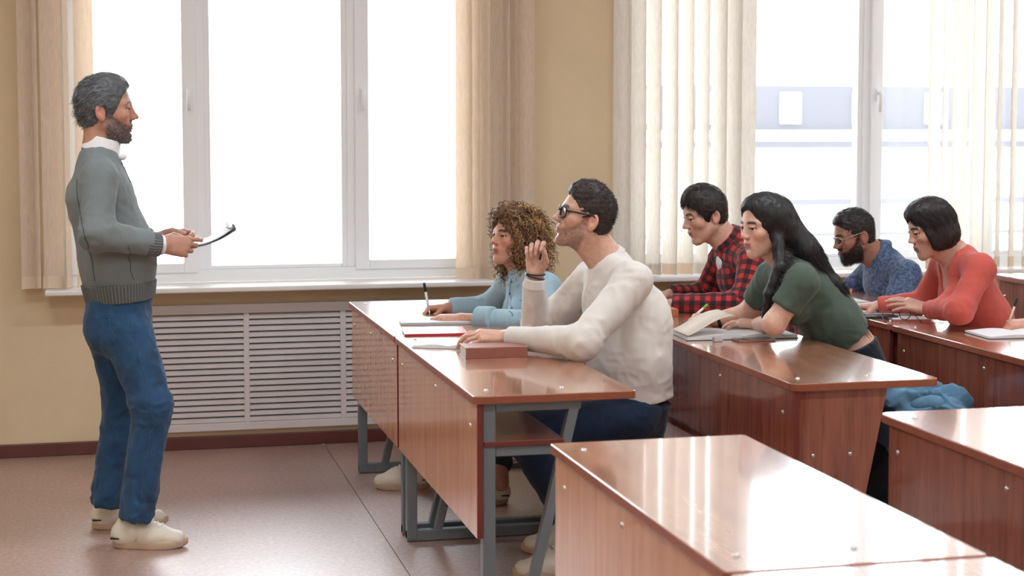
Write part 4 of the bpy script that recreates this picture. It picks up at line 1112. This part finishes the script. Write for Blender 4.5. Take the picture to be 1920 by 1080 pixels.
# man in the red checked shirt
def plaid_hair(t, b, H_): crop_hair(t, b, H_, (lin(26, 24, 26), lin(74, 62, 56)), 4000, .022, .008, .012, .074, -.052, (.45, .1, -.5), .08, .10, 15)
M['plaid'] = plaid('red_check', (190, 52, 50), (104, 26, 32), (34, 28, 36), .043)
t, b, H_ = seated('young man in a red and black checked shirt looking down', 6.65, Head(A(1322, 401, 6.65), dirv(2, -.34), .97),
    [(1450, 668), (1430, 595), (1398, 518), (1372, 455)], [(1414, 492, 6.46), (1392, 575, 6.38), (1262, 571, 6.50)], [(1358, 482, 6.84), (1326, 556, 6.92), (1256, 552, 6.86)],
    dict(skin=lin(210, 166, 146), lip=lin(184, 112, 102), brow=lin(38, 30, 28)), M['plaid'], ((.13, 1.2), (.125, 1.2), (.115, 1.34)),
    [('L', A(1258, 571, 6.505), (-1, .1, -.03), (0, -.4, 1), .95, ((25, 35, 20),) * 4, 4, None), ('R', A(1252, 553, 6.86), (-1, -.1, -.05), (.1, .3, 1), .95, WRITE, 3, TH_WRITE)],
    hairf=plaid_hair, fab=True, seed=61, amp=.011, pants=(M['navy'], std_legs(A(1450, 668, 6.65))), arr=(.062, .056, .042))
collar_shell(t, b, H_, A(1372, 455, 6.65), M['plaid'], .80, (.086, .064), .046, fab=True, gap=H_.w((.085, 0, -.16)), tilt=(-.15, 0, 0))
garment('undershirt', [ell(A(1357, 490, 6.65), (.032, .040, .050), None, .01)], .004, M['shirt_white'], t, b, 0)

# woman in the green T-shirt
def long_hair(t, b, H_):
    pth = [H_.w((-.05, .02, .03)), A(1510, 468, 5.56), A(1560, 535, 5.55), A(1603, 600, 5.54), A(1634, 658, 5.54)]
    P = [H_.E((-.012, 0, .033), (.099, .085, .094), .012), H_.E((-.035, 0, -.035), (.070, .082, .085), .03), H_.E((.015, 0, .085), (.066, .062, .040), .03)]
    P += [H_.E((.108, 0, -.055), (.082, .074, .148), .010, 1)]
    sd = np.array([.3, 1.0, 0])
    for i, r in enumerate((.062, .044, .030, .020)): P.append(cap(pth[i], pth[i + 1], r, (.044, .030, .020, .006)[i], .04, sd, 1.35))
    lk = [H_.w((-.005, .070, -.03)), A(1462, 500, 5.47), A(1441, 550, 5.47), A(1436, 592, 5.50), A(1446, 610, 5.50)]
    for i, r in enumerate((.024, .020, .015, .012)): P.append(cap(lk[i], lk[i + 1], r, (.020, .015, .012, .004)[i], .012))
    back = nrm(pth[4] - pth[1]); dn = np.array([0, 0, -1.0]); upv = H_.R[:, 2]
    def df(p, q, f):
        L = H_.l(p); w = sstep(-.02, -.08, L[:, 0])[:, None]; d = back * w + (dn * .8 + H_.R[:, 0] * -.7 + H_.R[:, 1] * np.sign(L[:, 1:2]) * .5) * (1 - w)
        return tang(H_, p, d, .12)
    hair(t, b, P, .0046, df, 4000, .060, 4, .0008, .035, (lin(16, 16, 20), lin(58, 52, 56)), seed=19, amp=.0025, freq=(90, 90, 20))
M['green'] = cloth('jersey_green', (78, 92, 82), .08, 900, .2)
hp = A(1608, 672, 5.6)
hands = [('L', A(1424, 608, 5.72), (-.6, .8, 0), (0, -.1, 1), .88, FLAT, 4, None), ('R', A(1340, 600, 5.98), (-1, .05, .12), (.1, .45, 1), .88, WRITE, 3, TH_WRITE)]
t, b, H_ = seated('woman with long black hair in a green T-shirt leaning over her desk', 5.6, Head(A(1434, 423, 5.6), dirv(14, -.16), .93, fem=1.0),
    [(1582, 632), (1556, 600), (1518, 548), (1484, 492)], [(1503, 530, 5.43), (1452, 606, 5.45), (1424, 608, 5.72)], [(1446, 520, 5.78), (1402, 588, 5.92), (1340, 600, 5.98)],
    dict(skin=lin(218, 176, 156), lip=lin(190, 104, 104), brow=lin(34, 28, 28), blush=.14), M['green'], ((.100, 1.2), (.100, 1.2), (.098, 1.32)), hands,
    sleeve=-.62, arr=(.056, .05, .04), hairf=long_hair, vis=[(A(1590, 640, 5.6), .17)], seed=71, skin_arm=(.048, .046, .032),
    extra_skin=[cap(A(1565, 610, 5.6), A(1598, 652, 5.6), .084, .086, .03, (0, 1, 0), 1.2)],
    extra_top=[ell(A(1488, 580, 5.52), (.05, .05, .055), None, .05), ell(A(1480, 578, 5.68), (.05, .05, .055), None, .05)], iris=(40, 28, 22))
sd = np.array([0, 1.0, 0]); kn = [(hp[0] - .30, hp[1] - .10, .52), (hp[0] - .30, hp[1] + .10, .52)]
jp = [cap(A(1592, 645, 5.6), hp + np.array([.03, 0, -.13]), .100, .112, .03, sd, 1.25, capa=True)]
for i, s_ in enumerate((-1, 1)): jp += [cap(hp + np.array([.02, s_ * .085, -.13]), kn[i], .085, .062, .04), cap(kn[i], (kn[i][0] + .12, kn[i][1], .09), .06, .045, .03, capb=True)]
garment('trousers', jp, .009, M['navy'], t, b, .006, 77)
for i in (0, 1): h0 = np.array([kn[i][0] + .17, kn[i][1], 0.0]); sneaker(t, b, h0, h0 + np.array([-.24, 0, 0]), None)
garment('wristwatch', [tor(A(1350, 599, 5.972), nrm(A(1340, 600, 5.98) - A(1402, 588, 5.92)), .029, .004, .002, h=2.2)], .0025, M['black'], t, b, 0)

# bearded man in blue
def short_dark(t, b, H_): crop_hair(t, b, H_, (lin(30, 28, 30), lin(70, 64, 62)), 3500, .008, .002, .004, .088, -.050, (-.6, 0, -.2), .7, .3, 25)
M['chambray'] = cloth('chambray_print', (58, 78, 112), .1, 700, .3, mottle=(75, (104, 122, 150)))
hp = A(1712, 668, 6.95)
t, b, H_ = seated('bearded man with thin glasses in a dark blue patterned shirt writing', 6.95, Head(A(1602, 440, 6.95), dirv(-4, -.36), .97),
    [(1712, 668), (1692, 595), (1670, 530), (1652, 480)], [(1700, 515, 6.76), (1676, 585, 6.70), (1608, 578, 6.86)], [(1640, 506, 7.13), (1592, 552, 7.20), (1562, 566, 7.06)],
    dict(skin=lin(160, 116, 98), lip=lin(140, 84, 78), brow=lin(28, 22, 22), beard=lin(34, 28, 28), stubble=.92, whisk=(3600, .016, (lin(24, 20, 22), lin(60, 50, 48)))), M['chambray'], ((.13, 1.2), (.125, 1.2), (.115, 1.36)),
    [('L', A(1608, 578, 6.86), (-1, .2, 0), (0, -.3, 1), .97, FLAT, 4, None), ('R', A(1562, 566, 7.06), (-.9, -.4, -.05), (.1, .3, 1), .97, WRITE, 3, TH_WRITE)],
    sleeve=-.85, arr=(.062, .056, .042), hairf=short_dark, seed=81, amp=.010, pants=(M['navy'], std_legs(hp)))
collar_shell(t, b, H_, A(1652, 480, 6.95), M['chambray'], .80, (.086, .064), .046, gap=H_.w((.085, 0, -.16)), tilt=(-.15, 0, 0))
specs('thin silver eyeglasses worn by the bearded man in blue', H_, M['bolt'], .0014, 'round')

# woman in coral
def bob_hair(t, b, H_):
    P = [H_.E((-.010, 0, .034), (.100, .086, .095), .012), H_.E((-.030, 0, -.035), (.082, .088, .080), .03), H_.E((.02, 0, .082), (.070, .064, .042), .03), H_.E((.02, .066, -.025), (.045, .020, .065), .015), H_.E((.02, -.066, -.025), (.045, .020, .065), .015)]
    P += [H_.E((.116, 0, -.050), (.080, .12, .125), .010, 1), H_.E((0, 0, -.190), (.16, .16, .092), .010, 1)]
    dn = -H_.R[:, 2] * .9 - H_.R[:, 0] * .25
    def df(p, q, f):
        d = dn + H_.R[:, 1] * np.sign(H_.l(p)[:, 1:2]) * .6; return tang(H_, p, np.tile(d, (1, 1)), .10)
    hair(t, b, P, .0044, df, 3500, .05, 4, .0008, .04, (lin(22, 20, 24), lin(74, 60, 60)), seed=29, amp=.0025, freq=(90, 90, 22))
M['coral'] = cloth('knit_coral', (200, 92, 82), .07, 900, .2)
hp = A(1868, 668, 5.85)
t, b, H_ = seated('woman with a dark bob in a coral cardigan writing with an orange pen', 5.85, Head(A(1746, 427, 5.85), dirv(-4, -.36), .93, fem=1.0),
    [(1868, 662), (1842, 598), (1814, 535), (1796, 482)], [(1838, 505, 5.68), (1800, 582, 5.64), (1744, 580, 5.88)], [(1772, 494, 6.02), (1732, 566, 6.14), (1648, 574, 6.22)],
    dict(skin=lin(212, 168, 150), lip=lin(184, 98, 96), brow=lin(38, 30, 30)), M['coral'], ((.108, 1.2), (.100, 1.2), (.098, 1.30)),
    [('L', A(1740, 579, 5.89), (-.85, .45, .22), (-.2, -.5, 1), .88, FLAT, 5, None), ('R', A(1642, 574, 6.225), (-1, .02, -.02), (.1, .05, 1), .88, WRITE, 3, TH_WRITE)],
    arr=(.052, .047, .037), hairf=bob_hair, vis=[(A(1775, 525, 5.85), .13)], seed=91, amp=.007, pants=(M['navy'], std_legs(hp)), top_name='cardigan',
    extra_top=[ell(A(1790, 566, 5.78), (.045, .045, .05), None, .05), ell(A(1784, 564, 5.92), (.045, .045, .05), None, .05), ell(A(1752, 520, 5.85), (.055, .042, .088), None, .012, 1)],
    extra_skin=[cap(A(1796, 488, 5.85), A(1806, 545, 5.85), .050, .082, .03, (0, 1, 0), 1.1)])
garment('blouse', [ell(A(1810, 562, 5.85), (.080, .075, .05), None, .02)], .0045, cloth('blouse_rose', (226, 190, 182), .05), t, b, .002)

# student at the near end of the third row: only a writing hand reaches into view
h0 = np.array((3.72, 5.30, 1.16))
t, b, H_ = seated('student beside the coral cardigan, only a hand writing with a pencil in view', 5.30, Head(h0, (-1, .15, -.3), .95),
    [px((3.80, 5.30, .56))[:2], px((3.80, 5.30, .70))[:2], px((3.78, 5.30, .90))[:2], px((3.78, 5.30, 1.03))[:2]],
    [px((3.76, 5.12, .96)), px((3.52, 5.06, .81)), px((3.34, 5.22, .80))], [px((3.76, 5.48, .96)), px((3.58, 5.60, .81)), (1932, 607, 5.60)],
    dict(skin=lin(206, 154, 132), lip=lin(170, 100, 96), brow=lin(40, 32, 30)), M['navy'], ((.12, 1.2), (.115, 1.2), (.108, 1.32)),
    [('L', np.array((3.34, 5.22, .80)), (-1, .3, 0), (0, 0, 1), .92, FLAT, 4, None), ('R', A(1930, 607, 5.60), (-1, .0, -.02), (.1, -.25, 1), .92, WRITE, 3, TH_WRITE)],
    hairf=plaid_hair, seed=95, voxel=.0045, gv=.010, pants=(M['denim_dark'], std_legs(np.array((3.80, 5.30, .56)))), sleeve=.8)
# ================================================================== THINGS ON THE DESKS
DT = .7575
def book(name, label, cx, cy, w, d, h, yaw, cover, z=DT, cat='book', rounded=False):
    t = thing(name, label, cat, (cx, cy, z), yaw)
    c = .0022 if h > .012 else .0008
    q = MB().box(-w / 2, w / 2, -d / 2, d / 2, 0, c).box(-w / 2, w / 2, -d / 2, d / 2, h - c, h).box(-w / 2, w / 2, -d / 2, -d / 2 + c * 1.3, c, h - c)
    q.build('cover', cover, t, bv=.0006)
    MB().box(-w / 2 + .003, w / 2 - .003, -d / 2 + c * 1.3, d / 2 - .003, c, h - c).build('page_block', M['paper_edge'], t)
    return t
def pages(q, x0, x1, d, z0, hump, n=10, thick=.0):
    vs = []
    for i in range(n + 1):
        f = i / n; x = x0 + (x1 - x0) * f; z = z0 + hump * math.sin(math.pi * min(1, f * 1.15)) * (1 - f * .6)
        for yy in (-d / 2, d / 2): vs += [(x, yy, z), (x, yy, .0012 if thick else z - .0008)]
    fs = [(4 * i + a, 4 * i + c, 4 * i + 4 + c, 4 * i + 4 + a) for i in range(n) for a, c in ((0, 2), (2, 3), (3, 1), (1, 0))] + [(0, 1, 3, 2), (4 * n, 4 * n + 2, 4 * n + 3, 4 * n + 1)]
    return q.add(vs, fs, False)
def open_book(label, cx, cy, w, d, yaw, cover, z=DT, th=.009, hump=.007, cat='notebook', lift=None):
    t = thing('open_notebook', label, cat, (cx, cy, z), yaw)
    MB().box(-w / 2 - .004, w / 2 + .004, -d / 2 - .004, d / 2 + .004, 0, .0014).build('cover', cover, t)
    for s in (-1, 1):
        q = MB(); pages(q, 0.001 * s, s * w / 2, d, th, hump, thick=1); q.build('page_block', M['white'], t)
    if lift:
        q = MB(); n = 14; vs = []
        x0 = lift[0] * -1
        for i in range(n + 1):
            f = i / n; a = math.radians(lift[1]) * f
            x = -w / 2 * (1 - f) * 1.0 + lift[2] * f; zz = th + .006 + lift[3] * (math.sin(f * math.pi / 2) ** 1.3)
            for yy in (-d / 2, d / 2): vs += [(x, yy * (1 if yy < 0 else 1), zz), (x + .0004, yy, zz - .0012)]
        fs = [(4 * i + a, 4 * i + c, 4 * i + 4 + c, 4 * i + 4 + a) for i in range(n) for a, c in ((0, 2), (2, 3), (3, 1), (1, 0))] + [(0, 1, 3, 2), (4 * n, 4 * n + 2, 4 * n + 3, 4 * n + 1)]
        q.add(vs, fs, True).build('turning_page', plain('page_cream', (226, 214, 200), .8, .02), t)
    return t
def pen(label, a, b, r, body, tipm, endm, cat='pen'):
    """a: blunt end, b: writing tip"""
    a = np.asarray(a, float); b = np.asarray(b, float); t = thing('pen' if cat == 'pen' else 'pencil', label, cat, b); d = a - b
    MB().tube([d * .16, d * .72], [r, r], 10).build('barrel', body, t)
    MB().tube([d * 0, d * .05, d * .16], [r * .15, r * .5, r], 10).build('point', tipm, t)
    MB().tube([d * .72, d * .97, d], [r * 1.08, r * 1.08, r * .8], 10).build('cap', endm, t)
    return t
red = plain('folder_red', (186, 44, 56), .3, .06, coat=.3); brown = plain('book_cloth_brown', (150, 92, 78), .45, .08, 30, coat=.2); black = M['black']; grey = plain('notebook_grey', (190, 190, 194), .6)
tan = plain('book_tan', (186, 110, 76), .5, .08)
book('notebook', 'white notebook under the hands of the curly haired woman', 1.235, 6.395, .31, .20, .010, -.12, grey, cat='notebook')
book('folder', 'thin red folder beside the open white notebook', 1.155, 6.075, .235, .20, .0085, -.10, red, cat='folder')
open_book('small open white notebook by the thick brown book', 1.150, 5.70, .25, .17, -.42, grey, th=.008)
book('book', 'thick brown hardcover book on the steel legged desk', 1.233, 5.415, .212, .115, .037, -.02, brown)
book('book', 'orange brown book on the desk beside the checked shirt', 2.145, 6.42, .15, .15, .030, -.05, tan)
open_book('open black covered notebook with a turning page by the green T-shirt', 2.215, 5.715, .42, .20, -.05, black, th=.012, hump=.010, lift=(.2, 80, -.03, .070))
t = thing('smartphone', 'smartphone with rose edge in front of the black covered notebook', 'phone', (2.235, 5.575, DT), .06)
MB().prism(rrect(-.073, .073, -.036, .036, .008), 0, .0072).build('phone_case', plain('phone_rose', (176, 130, 122), .3, metal=.4), t, bv=.001)
MB().prism(rrect(-.071, .071, -.034, .034, .007), .0072, .0078).build('screen', plain('phone_glass', (18, 20, 26), .08, .02), t)
t = thing('eraser', 'small clear plastic block beside the smartphone', 'eraser', (2.100, 5.582, DT), .1)
MB().box(-.017, .017, -.010, .010, 0, .017).build('block', plain('clear_plastic', (198, 200, 204), .15), t, bv=.002)
book('notebook', 'white notebook under the writing hand of the woman in coral', 3.085, 6.235, .25, .15, .010, -.05, grey, cat='notebook')
t = thing('smartphone', 'dark smartphone next to the round wire eyeglasses', 'phone', (3.00, 6.130, DT), .0)
MB().prism(rrect(-.070, .070, -.034, .034, .008), 0, .008).build('phone_case', plain('phone_dark', (54, 58, 66), .2), t, bv=.001)
MB().prism(rrect(-.066, .066, -.031, .031, .007), .008, .0085).build('screen', M['black'], t)
MB().box(-.105, .105, -.05, .05, 0, .0015).build('sheet', M['white'], tag(thing('paper_sheet', 'loose white paper behind the round wire eyeglasses', 'paper', (3.13, 6.085, DT), -.05)))
# round wire eyeglasses standing on the desk
g_ = thing('eyeglasses', 'round wire eyeglasses lying open on the third row desk', 'glasses', (3.022, 6.025, DT), -.12)
f = MB()
for s in (-1, 1):
    ring = [(s * .036 + .023 * math.cos(a), 0, .024 + .022 * math.sin(a)) for a in np.linspace(0, 2 * math.pi, 22)[:-1]]
    f.tube(ring, .0016, 6, closed=True)
    q = MB(); q.add(ring, [tuple(range(21))]); q.add([(x, y + .001, z) for x, y, z in ring], [tuple(range(21))[::-1]]); q.build('lens', M['glass'], g_)
    MB().tube([(s * .060, 0, .030), (s * .066, -.010, .028), (s * .072, -.06, .008), (s * .073, -.085, .002)], .0016, 6).build('temple', M['black'], g_)
f.tube([(-.014, 0, .030), (0, -.002, .034), (.014, 0, .030)], .0016, 6).build('front_frame', M['black'], g_)
book('notebook', 'white notebook beneath the hands of the bearded man', 3.085, 6.70, .20, .20, .010, .02, grey, cat='notebook')
open_book('open notebook under the hand that holds the pencil', 3.26, 5.50, .34, .20, -.06, black, th=.009)
navyc = plain('pen_navy', (28, 34, 48), .35); white = plain('pen_white', (228, 230, 232), .35); orange = plain('pen_orange', (214, 108, 70), .4); violet = plain('pen_violet', (96, 84, 170), .4); limeg = plain('pen_green', (132, 190, 60), .4); steel = M['bolt']; cream = plain('pencil_cream', (214, 196, 172), .5); lead = plain('pencil_lead', (40, 38, 40), .5)
pen('white pen with a navy cap in the hand of the curly haired woman', A(795, 530, 6.70), A(806, 592, 6.68), .0052, white, steel, navyc)
pen('white and lime green pen held above the black covered notebook', A(1327, 571, 5.98), A(1297, 597, 5.98), .0048, white, steel, limeg)
pen('orange pen with a violet end in the hand of the woman in coral', A(1598, 523, 6.23), A(1590, 586, 6.23), .0050, orange, steel, violet)
pen('cream pencil with a dark end above the open notebook', A(1908, 558, 5.60), A(1887, 618, 5.60), .0045, cream, lead, lead, 'pencil')
pen('thin dark pen in the raised fist of the man in off white', A(1020, 461, 5.66), A(1010, 492, 5.66), .0035, navyc, steel, steel)

# denim jacket heaped on the bench, backpack on the floor before it
M['jacket'] = cloth('jacket_denim', (92, 130, 158), .40, 700, .35)
jc = np.array((2.72, 5.22, .447)); t = thing('denim_jacket', 'blue denim jacket heaped on the bench behind the green T-shirt', 'jacket', jc)
P = [ell(jc + np.array(o), r, None, .05) for o, r in (((0, 0, .07), (.13, .14, .075)), ((-.05, .02, .13), (.07, .09, .05)), ((.06, -.05, .115), (.06, .08, .05)), ((.02, .08, .10), (.09, .07, .06)), ((.09, .02, .09), (.05, .10, .06)))]
v, F_ = field_mesh(P, .005); nn = vnormals(v, F_)
r_ = 1 - 2 * np.abs(vnoise(v * np.array([12, 12, 16]) + vnoise(v * 8, 3)[:, None] * 1.5, 8)); v = v + nn * (r_ * .028 + (1 - 2 * np.abs(vnoise(v * 26, 9))) * .011)[:, None]
v[:, 2] = np.maximum(v[:, 2], .4475)
link('jacket_body', npmesh('jacket_body', v - jc, F_), M['jacket'], t)
sl = MB(); sl.tube([(-.10, -.05, .11), (-.02, -.11, .135), (.07, -.10, .12), (.11, -.04, .09)], [.03, .034, .036, .028], 14).build('sleeve', M['jacket'], t)
MB().tube([(-.02, -.06, .165), (.03, -.075, .160), (.07, -.06, .15)], .0022, 6).build('seam', plain('thread_light', (190, 196, 200), .8), t)
bp_ = thing('backpack', 'navy backpack with a pale blue rolled top on the floor', 'backpack', (2.465, 4.96, 0))
P = [cap((2.465, 4.96, .07), (2.465, 4.96, .46), .070, .066, .03, (0, 1, 0), 1.7)]
v, F_ = field_mesh(P + [cap((2.465, 4.96, -.2), (2.465, 4.96, -.06), .3, .062, .01, op=1)], .006); nn = vnormals(v, F_); v = wrinkle(v, nn, .009, 4); v[:, 2] = np.maximum(v[:, 2], .001)
bo = np.array((2.465, 4.96, 0)); link('bag_body', npmesh('bag_body', v - bo, F_), M['navy'], bp_)
v, F_ = field_mesh([cap((2.465, 4.87, .545), (2.465, 5.05, .545), .034, .034, .02), cap((2.465, 4.87, .50), (2.465, 5.05, .50), .045, .045, .02)], .005); v = wrinkle(v, vnormals(v, F_), .008, 5)
link('rolled_top', npmesh('rolled_top', v - bo, F_), M['jacket'], bp_)
MB().dome((-.030, -.128, .50), .009, .005, (-.5, -1, 0)).build('rivet', M['bolt'], bp_)
